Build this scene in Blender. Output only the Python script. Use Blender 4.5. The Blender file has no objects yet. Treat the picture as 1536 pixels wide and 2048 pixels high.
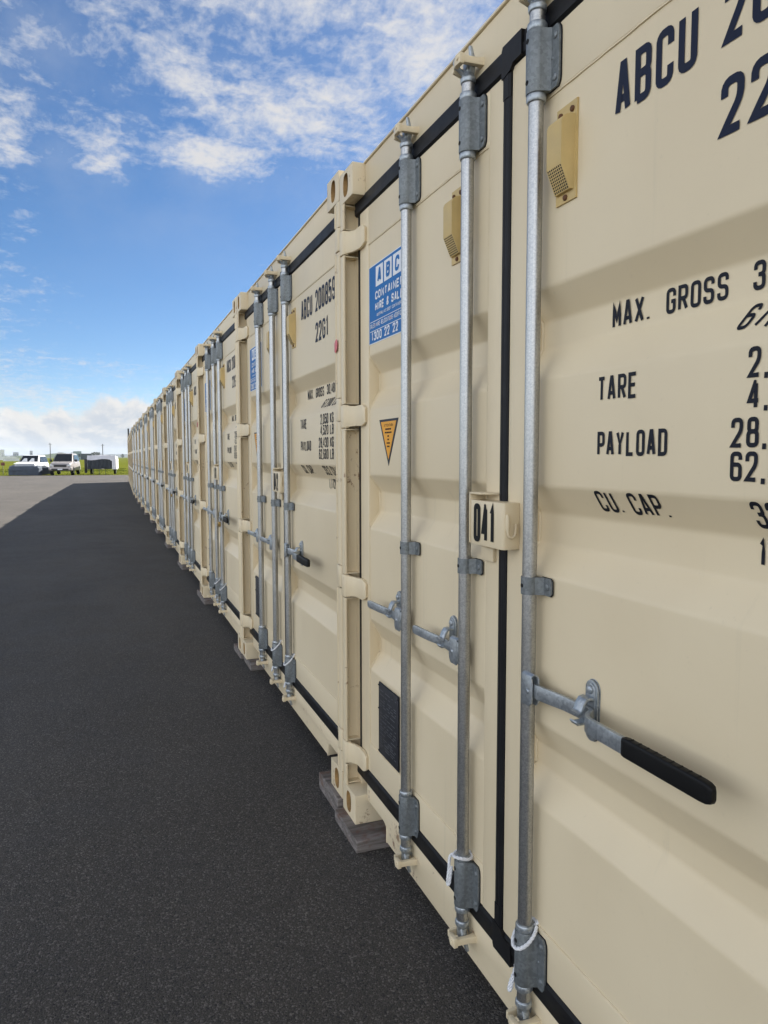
import bpy, bmesh, math, random
from mathutils import Vector, Matrix

random.seed(7)
R = math.radians
scene = bpy.context.scene
COL = scene.collection

# ------------------------------------------------------------------ camera
ZS = 0.055                                  # far ground sits at world z = 0
F_PX, YAW, PITCH, ROLL = 1445.78, R(20.8988), R(-4.3605), R(-0.0809)
CAM = Vector((-0.8940, -2.8322, 1.4471 + ZS))
fw = Vector((math.sin(YAW) * math.cos(PITCH), math.cos(YAW) * math.cos(PITCH), math.sin(PITCH)))
rt = Vector((math.cos(YAW), -math.sin(YAW), 0))
up = rt.cross(fw)
rt2 = rt * math.cos(ROLL) + up * math.sin(ROLL)
up2 = -rt * math.sin(ROLL) + up * math.cos(ROLL)
cam_data = bpy.data.cameras.new('camera')
cam = bpy.data.objects.new('camera', cam_data)
COL.objects.link(cam)
m = Matrix((rt2, up2, -fw)).transposed().to_4x4()
m.translation = CAM
cam.matrix_world = m
cam_data.sensor_fit = 'VERTICAL'
cam_data.sensor_height = 36.0
cam_data.lens = F_PX / 2048 * 36.0
cam_data.clip_start = 0.05
cam_data.clip_end = 20000
scene.camera = cam

# ------------------------------------------------------------------ light
SUN_DIR = Vector((3.12, 1.75, 2.655)).normalized()      # towards the sun
SUN_EL = math.asin(SUN_DIR.z)
SUN_AZ = math.atan2(SUN_DIR.x, SUN_DIR.y)
SKY_STRENGTH = 0.050
EXPOSURE = 1.47
sun_data = bpy.data.lights.new('sun', 'SUN')
sun_data.energy = 5.0
sun_data.angle = R(0.5)
sun_data.color = (1.0, 0.95, 0.87)
sun = bpy.data.objects.new('sun', sun_data)
COL.objects.link(sun)
sun.rotation_euler = (-SUN_DIR).to_track_quat('-Z', 'Y').to_euler()
sun.location = (20, 20, 30)
scene.view_settings.view_transform = 'Standard'
scene.view_settings.look = 'None'
scene.view_settings.gamma = 1.0
scene.view_settings.use_curve_mapping = False
scene.view_settings.exposure = EXPOSURE
scene.cycles.max_bounces = 8
scene.cycles.diffuse_bounces = 4
scene.cycles.glossy_bounces = 3
scene.cycles.use_denoising = True


class NT:
    """small helper to write node trees in one line each"""
    def __init__(self, nt):
        self.nt = nt
        self.n = nt.nodes
        self.l = nt.links

    def node(self, kind, **kw):
        nd = self.n.new(kind)
        for k, v in kw.items():
            setattr(nd, k, v)
        return nd

    def put(self, sock, val):
        if isinstance(val, bpy.types.NodeSocket):
            self.l.new(val, sock)
        else:
            sock.default_value = val

    def math(self, op, a, b=None, c=None, clamp=False):
        nd = self.node('ShaderNodeMath', operation=op)
        nd.use_clamp = clamp
        self.put(nd.inputs[0], a)
        if b is not None:
            self.put(nd.inputs[1], b)
        if c is not None:
            self.put(nd.inputs[2], c)
        return nd.outputs[0]

    def mix(self, fac, a, b, blend='MIX'):
        nd = self.node('ShaderNodeMix', data_type='RGBA', blend_type=blend)
        nd.clamp_factor = True
        self.put(nd.inputs[0], fac)
        self.put(nd.inputs[6], a if isinstance(a, bpy.types.NodeSocket) else (*a, 1))
        self.put(nd.inputs[7], b if isinstance(b, bpy.types.NodeSocket) else (*b, 1))
        return nd.outputs[2]

    def noise(self, vec, scale, detail=4, rough=0.55, lac=2.0, dist=0.0):
        nd = self.node('ShaderNodeTexNoise')
        nd.noise_dimensions = '3D'
        if vec is not None:
            self.l.new(vec, nd.inputs['Vector'])
        nd.inputs['Scale'].default_value = scale
        nd.inputs['Detail'].default_value = detail
        nd.inputs['Roughness'].default_value = rough
        nd.inputs['Lacunarity'].default_value = lac
        nd.inputs['Distortion'].default_value = dist
        return nd.outputs['Fac']

    def scale(self, vec, s, off=(0, 0, 0)):
        nd = self.node('ShaderNodeMapping')
        self.l.new(vec, nd.inputs['Vector'])
        nd.inputs['Scale'].default_value = s
        nd.inputs['Location'].default_value = off
        return nd.outputs[0]

    def ramp(self, fac, lo, hi, a=0.0, b=1.0, smooth=True):
        nd = self.node('ShaderNodeMapRange', interpolation_type='SMOOTHSTEP' if smooth else 'LINEAR')
        self.put(nd.inputs[0], fac)
        for i, v in ((1, lo), (2, hi), (3, a), (4, b)):
            nd.inputs[i].default_value = v
        return nd.outputs[0]


# ------------------------------------------------------------------ sky
world = bpy.data.worlds.new('World')
scene.world = world
world.use_nodes = True
w = NT(world.node_tree)
w.n.clear()
sky = w.node('ShaderNodeTexSky', sky_type='NISHITA')
sky.sun_disc = False
sky.sun_elevation = SUN_EL
sky.sun_rotation = SUN_AZ
sky.altitude = 10
sky.air_density = 0.72
sky.dust_density = 0.3
sky.ozone_density = 2.6
tc = w.node('ShaderNodeTexCoord')
dirv = tc.outputs['Generated']
sep = w.node('ShaderNodeSeparateXYZ')
w.l.new(dirv, sep.inputs[0])
dx, dy, dz = sep.outputs
dzc = w.math('MAXIMUM', dz, 0.0)
az = w.math('MULTIPLY', w.math('ARCTAN2', dx, dy), 57.29578)
el = w.math('MULTIPLY', w.math('ARCSINE', dz), 57.29578)
inv = w.math('DIVIDE', 1.0, w.math('ADD', dzc, 0.10))
comb = w.node('ShaderNodeCombineXYZ')
w.put(comb.inputs[0], w.math('MULTIPLY', dx, inv))
w.put(comb.inputs[1], w.math('MULTIPLY', dy, inv))
pl = comb.outputs[0]                        # flat cloud layer seen from below


def blob(a0, e0, sa, se, rot, amp):
    da = w.math('SUBTRACT', az, a0)
    de = w.math('SUBTRACT', el, e0)
    c, s = math.cos(R(rot)), math.sin(R(rot))
    u = w.math('DIVIDE', w.math('ADD', w.math('MULTIPLY', da, c), w.math('MULTIPLY', de, s)), sa)
    v = w.math('DIVIDE', w.math('SUBTRACT', w.math('MULTIPLY', de, c), w.math('MULTIPLY', da, s)), se)
    q = w.math('ADD', w.math('MULTIPLY', u, u), w.math('MULTIPLY', v, v))
    return w.math('MULTIPLY', w.math('EXPONENT', w.math('MULTIPLY', q, -1.0)), amp)


big = w.noise(w.scale(pl, (0.9, 0.9, 1), (3.1, 1.7, 0.4)), 1.0, 2, 0.5)
macro = w.math('ADD', w.math('MULTIPLY', w.math('SUBTRACT', big, 0.5), 0.7), 0.10)
for args in ((13.5, 24.6, 5.5, 1.7, -6, 0.15), (5.6, 26.3, 2.6, 1.3, -35, 0.16), (24.5, 29.0, 6.0, 3.6, 10, 0.20),
             (7.3, 21.2, 3.4, 1.3, -4, 0.34), (0.2, 20.6, 2.2, 1.9, 10, 0.32), (-5.6, 20.8, 2.2, 2.6, 0, 0.20),
             (-5.4, 15.4, 2.4, 1.6, 0, 0.14), (12.5, 31.0, 6.0, 1.3, 0, 0.16),
             (4.0, 16.0, 20.0, 17.0, 0, -0.16), (4.0, 13.0, 9.0, 4.5, -25, -0.22), (-1.0, 24.6, 3.4, 1.6, 0, -0.08), (12.5, 27.6, 5.0, 1.1, 0, -0.06), (14.0, 18.0, 6.0, 2.5, 20, -0.12)):
    macro = w.math('ADD', macro, blob(*args))
warp = w.noise(w.scale(pl, (1, 1, 1)), 5.0, 3, 0.6)
wv = w.node('ShaderNodeVectorMath', operation='SCALE')
w.l.new(pl, wv.inputs[0])
w.put(wv.inputs['Scale'], w.math('ADD', 0.97, w.math('MULTIPLY', warp, 0.06)))
puff = w.noise(wv.outputs[0], 11.5, 11, 0.60)
puff2 = w.noise(w.scale(wv.outputs[0], (1.5, 1, 1), (5, 2, 0)), 34.0, 7, 0.62)
dens = w.math('ADD', w.math('ADD', w.math('MULTIPLY', puff, 0.66), w.math('MULTIPLY', puff2, 0.34)), macro)
high = w.ramp(dens, 0.44, 0.82)
veil = w.ramp(w.noise(w.scale(pl, (1.3, 0.7, 1), (2, 8, 1)), 2.2, 6, 0.6), 0.35, 0.75, 0.0, 0.24)
high = w.math('MAXIMUM', w.math('MULTIPLY', high, 0.86), w.math('MULTIPLY', veil, w.ramp(el, 10, 26)))
# heaped clouds low over the horizon
c2 = w.node('ShaderNodeCombineXYZ')
w.put(c2.inputs[0], w.math('MULTIPLY', az, 0.10))
w.put(c2.inputs[1], w.math('MULTIPLY', el, 0.17))
hv = c2.outputs[0]
heap = w.noise(hv, 2.3, 9, 0.56, 2.1, 0.35)
heap_up = w.noise(w.scale(hv, (1, 1, 1), (0.035, 0.075, 0)), 2.3, 9, 0.56, 2.1, 0.35)
relief = w.math('SUBTRACT', heap, heap_up)
top_n = w.noise(w.scale(hv, (1, 0.25, 1), (7.3, 0, 0)), 3.4, 6, 0.62)
top = w.math('ADD', w.math('ADD', 1.2, w.math('MULTIPLY', top_n, 4.6)), blob(1.8, 2.0, 2.6, 6.0, 0, 1.3))   # ragged cloud tops, degrees
edge = w.math('ADD', w.math('SUBTRACT', top, el), w.math('MULTIPLY', w.math('SUBTRACT', heap, 0.5), 3.2))
belt = w.ramp(edge, -0.25, 0.75)
low = w.math('MULTIPLY', belt, 0.95)
rim = w.ramp(edge, 1.6, 0.2, 0.0, 0.35)
lit = w.math('ADD', w.ramp(relief, -0.07, 0.10, 0.0, 0.8), rim, clamp=True)
low_col = w.mix(lit, (0.70, 0.76, 0.84), (1.03, 1.0, 0.965))
low_col = w.mix(w.ramp(el, 1.6, 0.0, 0.0, 0.55), low_col, (0.62, 0.74, 0.86))
high_col = w.mix(w.ramp(dens, 0.52, 0.90), (0.90, 0.93, 0.98), (1.0, 0.965, 0.915))
hsky = w.node('ShaderNodeHueSaturation')
hsky.inputs['Saturation'].default_value = 1.18
w.l.new(sky.outputs[0], hsky.inputs['Color'])
sky_s = w.node('ShaderNodeVectorMath', operation='SCALE')
w.l.new(hsky.outputs[0], sky_s.inputs[0])
sky_s.inputs['Scale'].default_value = SKY_STRENGTH
# front-lit clouds opposite the sun, boosted out of view to lift the shaded doors
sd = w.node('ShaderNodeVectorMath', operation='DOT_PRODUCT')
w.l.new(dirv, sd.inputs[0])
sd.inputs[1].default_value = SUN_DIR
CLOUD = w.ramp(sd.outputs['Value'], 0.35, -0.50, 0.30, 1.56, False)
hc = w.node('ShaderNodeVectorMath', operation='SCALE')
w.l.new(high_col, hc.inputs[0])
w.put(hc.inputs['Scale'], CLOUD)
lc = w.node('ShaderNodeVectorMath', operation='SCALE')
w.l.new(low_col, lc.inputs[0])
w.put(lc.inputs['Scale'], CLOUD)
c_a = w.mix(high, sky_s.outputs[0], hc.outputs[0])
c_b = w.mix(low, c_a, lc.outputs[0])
bg = w.node('ShaderNodeBackground')
w.l.new(c_b, bg.inputs[0])
bg.inputs[1].default_value = 1.0
wo = w.node('ShaderNodeOutputWorld')
w.l.new(bg.outputs[0], wo.inputs[0])


# ------------------------------------------------------------------ materials
def material(name, build):
    mt = bpy.data.materials.new(name)
    mt.use_nodes = True
    t = NT(mt.node_tree)
    t.n.clear()
    b = t.node('ShaderNodeBsdfPrincipled')
    o = t.node('ShaderNodeOutputMaterial')
    t.l.new(b.outputs[0], o.inputs[0])
    build(t, b)
    return mt


def obj_co(t):
    return t.node('ShaderNodeTexCoord').outputs['Object']


def pos(t):
    return t.node('ShaderNodeNewGeometry').outputs['Position']


def bump(t, b, h, strength, dist=0.002):
    nd = t.node('ShaderNodeBump')
    nd.inputs['Strength'].default_value = strength
    nd.inputs['Distance'].default_value = dist
    t.l.new(h, nd.inputs['Height'])
    t.l.new(nd.outputs[0], b.inputs['Normal'])


def flat(name, col, rough=0.6, metal=0.0, vary=0.10, scale=8.0, spec=0.5, bumps=0.0):
    def f(t, b):
        co = obj_co(t)
        n = t.noise(co, scale, 5, 0.6)
        k = t.ramp(n, 0.3, 0.7, 1 - vary, 1 + vary, False)
        c = t.mix(1.0, col, (1, 1, 1), 'MULTIPLY')
        vm = t.node('ShaderNodeVectorMath', operation='SCALE')
        t.l.new(c, vm.inputs[0])
        t.l.new(k, vm.inputs['Scale'])
        t.l.new(vm.outputs[0], b.inputs['Base Color'])
        t.put(b.inputs['Roughness'], t.ramp(n, 0.3, 0.7, max(rough - 0.07, 0.02), min(rough + 0.07, 1), False))
        b.inputs['Metallic'].default_value = metal
        b.inputs['Specular IOR Level'].default_value = spec
        if bumps:
            bump(t, b, t.noise(co, scale * 12, 3, 0.6), bumps, 0.002)
    return material(name, f)


def beige(name, rust):
    def f(t, b):
        co = pos(t)
        info = t.node('ShaderNodeObjectInfo')
        base = (0.645, 0.560, 0.400)
        n1 = t.noise(co, 1.7, 4, 0.55)
        col = t.mix(t.ramp(n1, 0.3, 0.7), (0.700, 0.578, 0.380), (0.740, 0.620, 0.416))
        streak = t.noise(t.scale(co, (9, 22, 0.7)), 1.0, 5, 0.65)
        col = t.mix(t.ramp(streak, 0.58, 0.80, 0, 0.30), col, (0.50, 0.43, 0.30))
        fine = t.noise(co, 60, 4, 0.7)
        col = t.mix(t.ramp(fine, 0.62, 0.80, 0, 0.22), col, (0.46, 0.39, 0.27))
        # scattered nicks and small scuffs
        sc = t.noise(t.scale(co, (40, 40, 13)), 1.0, 6, 0.75)
        col = t.mix(t.ramp(sc, 0.735, 0.79, 0, 0.65), col, (0.26, 0.19, 0.12))
        if rust:
            rn = t.noise(co, 34, 6, 0.7)
            rbig = t.noise(co, 6, 3, 0.5)
            rm = t.ramp(t.math('ADD', t.math('MULTIPLY', rn, 0.6), t.math('MULTIPLY', rbig, 0.4)), 0.585, 0.66)
            col = t.mix(t.math('MULTIPLY', rm, rust), col, (0.19, 0.075, 0.028))
        vm = t.node('ShaderNodeVectorMath', operation='SCALE')
        t.l.new(col, vm.inputs[0])
        sl = t.node('ShaderNodeSeparateXYZ')
        t.l.new(info.outputs['Location'], sl.inputs[0])
        idx = t.math('FLOOR', t.math('DIVIDE', t.math('ADD', sl.outputs[1], 2.4435), 2.4489))
        wn = t.node('ShaderNodeTexWhiteNoise', noise_dimensions='1D')
        t.l.new(idx, wn.inputs['W'])            # each container weathers to its own tone
        t.put(vm.inputs['Scale'], t.math('ADD', 0.945, t.math('ADD', t.math('MULTIPLY', info.outputs['Random'], 0.025), t.math('MULTIPLY', wn.outputs['Value'], 0.075))))
        t.l.new(vm.outputs[0], b.inputs['Base Color'])
        t.put(b.inputs['Roughness'], t.ramp(n1, 0.3, 0.7, 0.40, 0.52, False))
        b.inputs['Specular IOR Level'].default_value = 0.42
        dent = t.noise(co, 2.2, 2, 0.4)
        peel = t.noise(co, 320, 2, 0.5)
        h = t.math('ADD', t.math('MULTIPLY', dent, 1.0), t.math('MULTIPLY', peel, 0.010))
        bump(t, b, h, 0.55, 0.012)
    return material(name, f)


M = {}
M['beige'] = beige('beige_paint', 0.0)
M['beige_rusty'] = beige('beige_paint_rusting', 0.85)


def galv(name, lo, hi, rlo, rhi, metal, scale):
    def f(t, b):
        co = pos(t)
        v = t.node('ShaderNodeTexVoronoi', feature='F1')
        t.l.new(co, v.inputs['Vector'])
        v.inputs['Scale'].default_value = scale
        sp = t.node('ShaderNodeSeparateColor')
        t.l.new(v.outputs['Color'], sp.inputs[0])
        n = t.noise(co, 18, 5, 0.65)
        a = t.math('ADD', t.math('MULTIPLY', sp.outputs[0], 0.55), t.math('MULTIPLY', n, 0.45))
        col = t.mix(t.ramp(a, 0.2, 0.8), lo, hi)
        scr = t.noise(t.scale(co, (30, 30, 3)), 1.0, 6, 0.75)
        col = t.mix(t.ramp(scr, 0.68, 0.78, 0, 0.6), col, (0.10, 0.10, 0.10))
        t.l.new(col, b.inputs['Base Color'])
        t.put(b.inputs['Roughness'], t.ramp(a, 0.2, 0.8, rlo, rhi, False))
        b.inputs['Metallic'].default_value = metal
        bump(t, b, t.math('ADD', sp.outputs[0], t.noise(co, 220, 3, 0.6)), 0.10, 0.0005)
    return material(name, f)


M['pipe'] = galv('galvanised_pipe', (0.34, 0.345, 0.345), (0.47, 0.47, 0.455), 0.30, 0.40, 0.92, 330)
M['bracket'] = galv('galvanised_bracket', (0.150, 0.165, 0.168), (0.215, 0.232, 0.236), 0.40, 0.54, 0.45, 160)
M['handle'] = galv('galvanised_handle', (0.30, 0.33, 0.35), (0.42, 0.45, 0.47), 0.32, 0.46, 0.70, 160)
M['rubber'] = flat('black_rubber', (0.009, 0.009, 0.010), 0.55, 0, 0.25, 14, 0.22, 0.06)
M['grip'] = flat('black_plastic_grip', (0.006, 0.006, 0.006), 0.55, 0, 0.2, 30, 0.2, 0.10)
M['ink'] = flat('dark_navy_lettering', (0.009, 0.011, 0.018), 0.55, 0, 0.25, 20, 0.20)
M['ink_blue'] = flat('navy_blue_lettering', (0.007, 0.012, 0.032), 0.55, 0, 0.25, 20, 0.20)
M['black'] = flat('black_print', (0.008, 0.008, 0.008), 0.6, 0, 0.1, 20, 0.2)
M['hole'] = flat('dark_hole', (0.004, 0.004, 0.004), 0.9, 0, 0.1)
M['sticker_blue'] = flat('blue_vinyl', (0.006, 0.140, 0.400), 0.5, 0, 0.05, 4, 0.22)
M['sticker_white'] = flat('white_vinyl', (0.78, 0.78, 0.78), 0.42, 0, 0.04, 4)
M['sticker_red'] = flat('red_print', (0.55, 0.04, 0.05), 0.45, 0, 0.04, 4)
M['amber'] = flat('amber_vinyl', (0.80, 0.36, 0.03), 0.5, 0, 0.08, 6, 0.25)
M['slate'] = flat('dark_grey_print', (0.020, 0.025, 0.036), 0.55, 0, 0.08, 6, 0.25)
M['plate'] = flat('dark_metal_plate', (0.030, 0.031, 0.036), 0.55, 0.2, 0.3, 30, 0.3)
M['plate_text'] = flat('plate_engraving', (0.085, 0.088, 0.095), 0.5, 0.3, 0.2, 30)
M['vent'] = flat('yellowed_vent_plastic', (0.56, 0.40, 0.155), 0.5, 0, 0.10, 14)
M['rust'] = flat('rusty_steel', (0.16, 0.075, 0.035), 0.85, 0.2, 0.4, 30)
M['cavity'] = flat('rust_stained_cavity', (0.40, 0.24, 0.09), 0.8, 0, 0.45, 22)
M['rope'] = flat('white_nylon_rope', (0.72, 0.72, 0.72), 0.7, 0, 0.1, 60)
M['brass'] = flat('tarnished_brass', (0.30, 0.20, 0.07), 0.4, 0.8, 0.3, 40)
M['pink'] = flat('faded_red_tape', (0.62, 0.16, 0.17), 0.6, 0, 0.15, 30)
M['white_car'] = flat('white_car_paint', (0.60, 0.61, 0.62), 0.3, 0, 0.03, 2)
M['silver_car'] = flat('champagne_silver_car_paint', (0.34, 0.315, 0.30), 0.32, 0.35, 0.04, 2)
M['glass'] = flat('car_window_glass', (0.010, 0.012, 0.014), 0.10, 0, 0.1, 2, 0.35)
M['dark_cover'] = flat('dark_grey_car_cover', (0.060, 0.075, 0.100), 0.85, 0, 0.25, 3)
M['tarp_white'] = flat('pale_tarpaulin', (0.66, 0.65, 0.70), 0.6, 0, 0.08, 3)
M['tarp_dark'] = flat('dark_tarpaulin', (0.030, 0.036, 0.045), 0.75, 0, 0.3, 3)
M['tyre'] = flat('black_tyre', (0.015, 0.015, 0.016), 0.85, 0, 0.2, 10)
M['rim'] = flat('alloy_rim', (0.40, 0.41, 0.42), 0.35, 0.8, 0.1, 10)
M['lamp'] = flat('headlight_glass', (0.50, 0.52, 0.54), 0.12, 0.3, 0.1, 10)
M['black_trim'] = flat('black_trim', (0.018, 0.018, 0.020), 0.55, 0, 0.1, 10)
M['steel_dark'] = flat('dark_steel', (0.06, 0.06, 0.06), 0.6, 0.5, 0.2, 10)
M['sign_red'] = flat('red_brown_sign', (0.17, 0.055, 0.05), 0.6, 0, 0.1, 10)
M['pole'] = flat('grey_pole', (0.12, 0.12, 0.12), 0.8, 0, 0.2, 4)
M['shed_white'] = flat('white_sheet_metal', (0.76, 0.77, 0.78), 0.55, 0, 0.06, 1)
M['shed_green'] = flat('grey_green_cladding', (0.25, 0.32, 0.32), 0.7, 0, 0.1, 1)
M['shed_dark'] = flat('dark_cladding', (0.055, 0.070, 0.080), 0.7, 0, 0.1, 1)
M['tower'] = flat('pale_concrete', (0.30, 0.32, 0.34), 0.8, 0, 0.05, 0.1)


def timber(t, b):
    co = obj_co(t)
    ring = t.noise(t.scale(co, (3, 22, 60)), 1.0, 6, 0.6, 2.0, 0.8)
    col = t.mix(t.ramp(ring, 0.3, 0.7), (0.085, 0.072, 0.062), (0.235, 0.205, 0.185))
    st = t.noise(co, 9, 4, 0.6)
    col = t.mix(t.ramp(st, 0.55, 0.70, 0, 0.8), col, (0.13, 0.062, 0.038))
    cr = t.noise(t.scale(co, (1.5, 40, 40)), 1.0, 4, 0.6)
    col = t.mix(t.ramp(cr, 0.66, 0.70, 0, 0.8), col, (0.02, 0.016, 0.014))
    t.l.new(col, b.inputs['Base Color'])
    b.inputs['Roughness'].default_value = 0.85
    bump(t, b, ring, 0.5, 0.004)


M['timber'] = material('weathered_timber', timber)


def asphalt(t, b):
    co = pos(t)
    v = t.node('ShaderNodeTexVoronoi', feature='F1')
    t.l.new(co, v.inputs['Vector'])
    v.inputs['Scale'].default_value = 175
    sp = t.node('ShaderNodeSeparateColor')
    t.l.new(v.outputs['Color'], sp.inputs[0])
    v2 = t.node('ShaderNodeTexVoronoi', feature='F1')
    t.l.new(co, v2.inputs['Vector'])
    v2.inputs['Scale'].default_value = 400
    sp2 = t.node('ShaderNodeSeparateColor')
    t.l.new(v2.outputs['Color'], sp2.inputs[0])
    grit = t.noise(co, 210, 5, 0.75)
    mid = t.noise(co, 2.3, 6, 0.62)
    lane = t.noise(t.scale(co, (0.9, 0.10, 1)), 1.0, 6, 0.65)
    cross = t.noise(t.scale(co, (0.10, 0.9, 1)), 1.0, 5, 0.6)
    col = t.mix(t.ramp(grit, 0.25, 0.75), (0.026, 0.0228, 0.0190), (0.074, 0.0645, 0.0540))
    col = t.mix(t.ramp(sp.outputs[0], 0.80, 0.97, 0, 0.66), col, (0.172, 0.154, 0.134))
    col = t.mix(t.ramp(sp2.outputs[0], 0.86, 0.98, 0, 0.50), col, (0.215, 0.194, 0.168))
    col = t.mix(t.ramp(sp.outputs[1], 0.82, 0.97, 0, 0.7), col, (0.012, 0.012, 0.013))
    patch = t.noise(t.scale(co, (0.55, 0.35, 1)), 1.0, 3, 0.5, 2.0, 0.6)
    k = t.math('ADD', -0.16, t.math('ADD', t.math('ADD', t.math('MULTIPLY', mid, 0.55), t.math('MULTIPLY', patch, 0.75)),
                                    t.math('ADD', t.math('MULTIPLY', lane, 0.66), t.math('MULTIPLY', cross, 0.40))))
    vm = t.node('ShaderNodeVectorMath', operation='SCALE')
    t.l.new(col, vm.inputs[0])
    t.l.new(k, vm.inputs['Scale'])
    t.l.new(vm.outputs[0], b.inputs['Base Color'])
    t.put(b.inputs['Roughness'], t.ramp(mid, 0.3, 0.7, 0.72, 0.9, False))
    b.inputs['Specular IOR Level'].default_value = 0.4
    h = t.math('ADD', t.math('MULTIPLY', v.outputs['Distance'], -0.9), t.math('MULTIPLY', grit, 0.8))
    bump(t, b, h, 0.75, 0.004)


M['asphalt'] = material('asphalt', asphalt)


def grass(t, b):
    co = pos(t)
    n = t.noise(t.scale(co, (0.06, 0.16, 1)), 1.0, 8, 0.62)
    f = t.noise(co, 3.0, 6, 0.7)
    col = t.mix(t.ramp(n, 0.34, 0.64), (0.066, 0.082, 0.010), (0.108, 0.117, 0.019))
    col = t.mix(t.ramp(f, 0.45, 0.75, 0, 0.5), col, (0.170, 0.160, 0.050))
    # the field dips into a darker ditch some way out
    s = t.node('ShaderNodeSeparateXYZ')
    t.l.new(co, s.inputs[0])
    wob = t.math('ADD', s.outputs[1], t.math('MULTIPLY', t.noise(t.scale(co, (0.1, 0, 0)), 1.0, 4), 9.0))
    d = t.math('ABSOLUTE', t.math('SUBTRACT', wob, 93.0))
    col = t.mix(t.ramp(d, 1.0, 6.0, 0.75, 0.0), col, (0.030, 0.045, 0.010))
    t.l.new(col, b.inputs['Base Color'])
    b.inputs['Roughness'].default_value = 0.9
    b.inputs['Specular IOR Level'].default_value = 0.0
    bump(t, b, f, 0.7, 0.08)


M['grass'] = material('grass_field', grass)
M['blade'] = flat('grass_blades', (0.150, 0.168, 0.028), 0.9, 0, 0.3, 1.0, 0.0)
M['hill_green'] = flat('far_hill_scrub', (0.055, 0.075, 0.040), 0.95, 0, 0.3, 0.02, 0.1)
M['hill_far'] = flat('distant_range', (0.050, 0.065, 0.060), 0.95, 0, 0.15, 0.004, 0.1)
M['tree'] = flat('far_tree_leaves', (0.040, 0.055, 0.025), 0.9, 0, 0.3, 0.3, 0.1)


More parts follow.
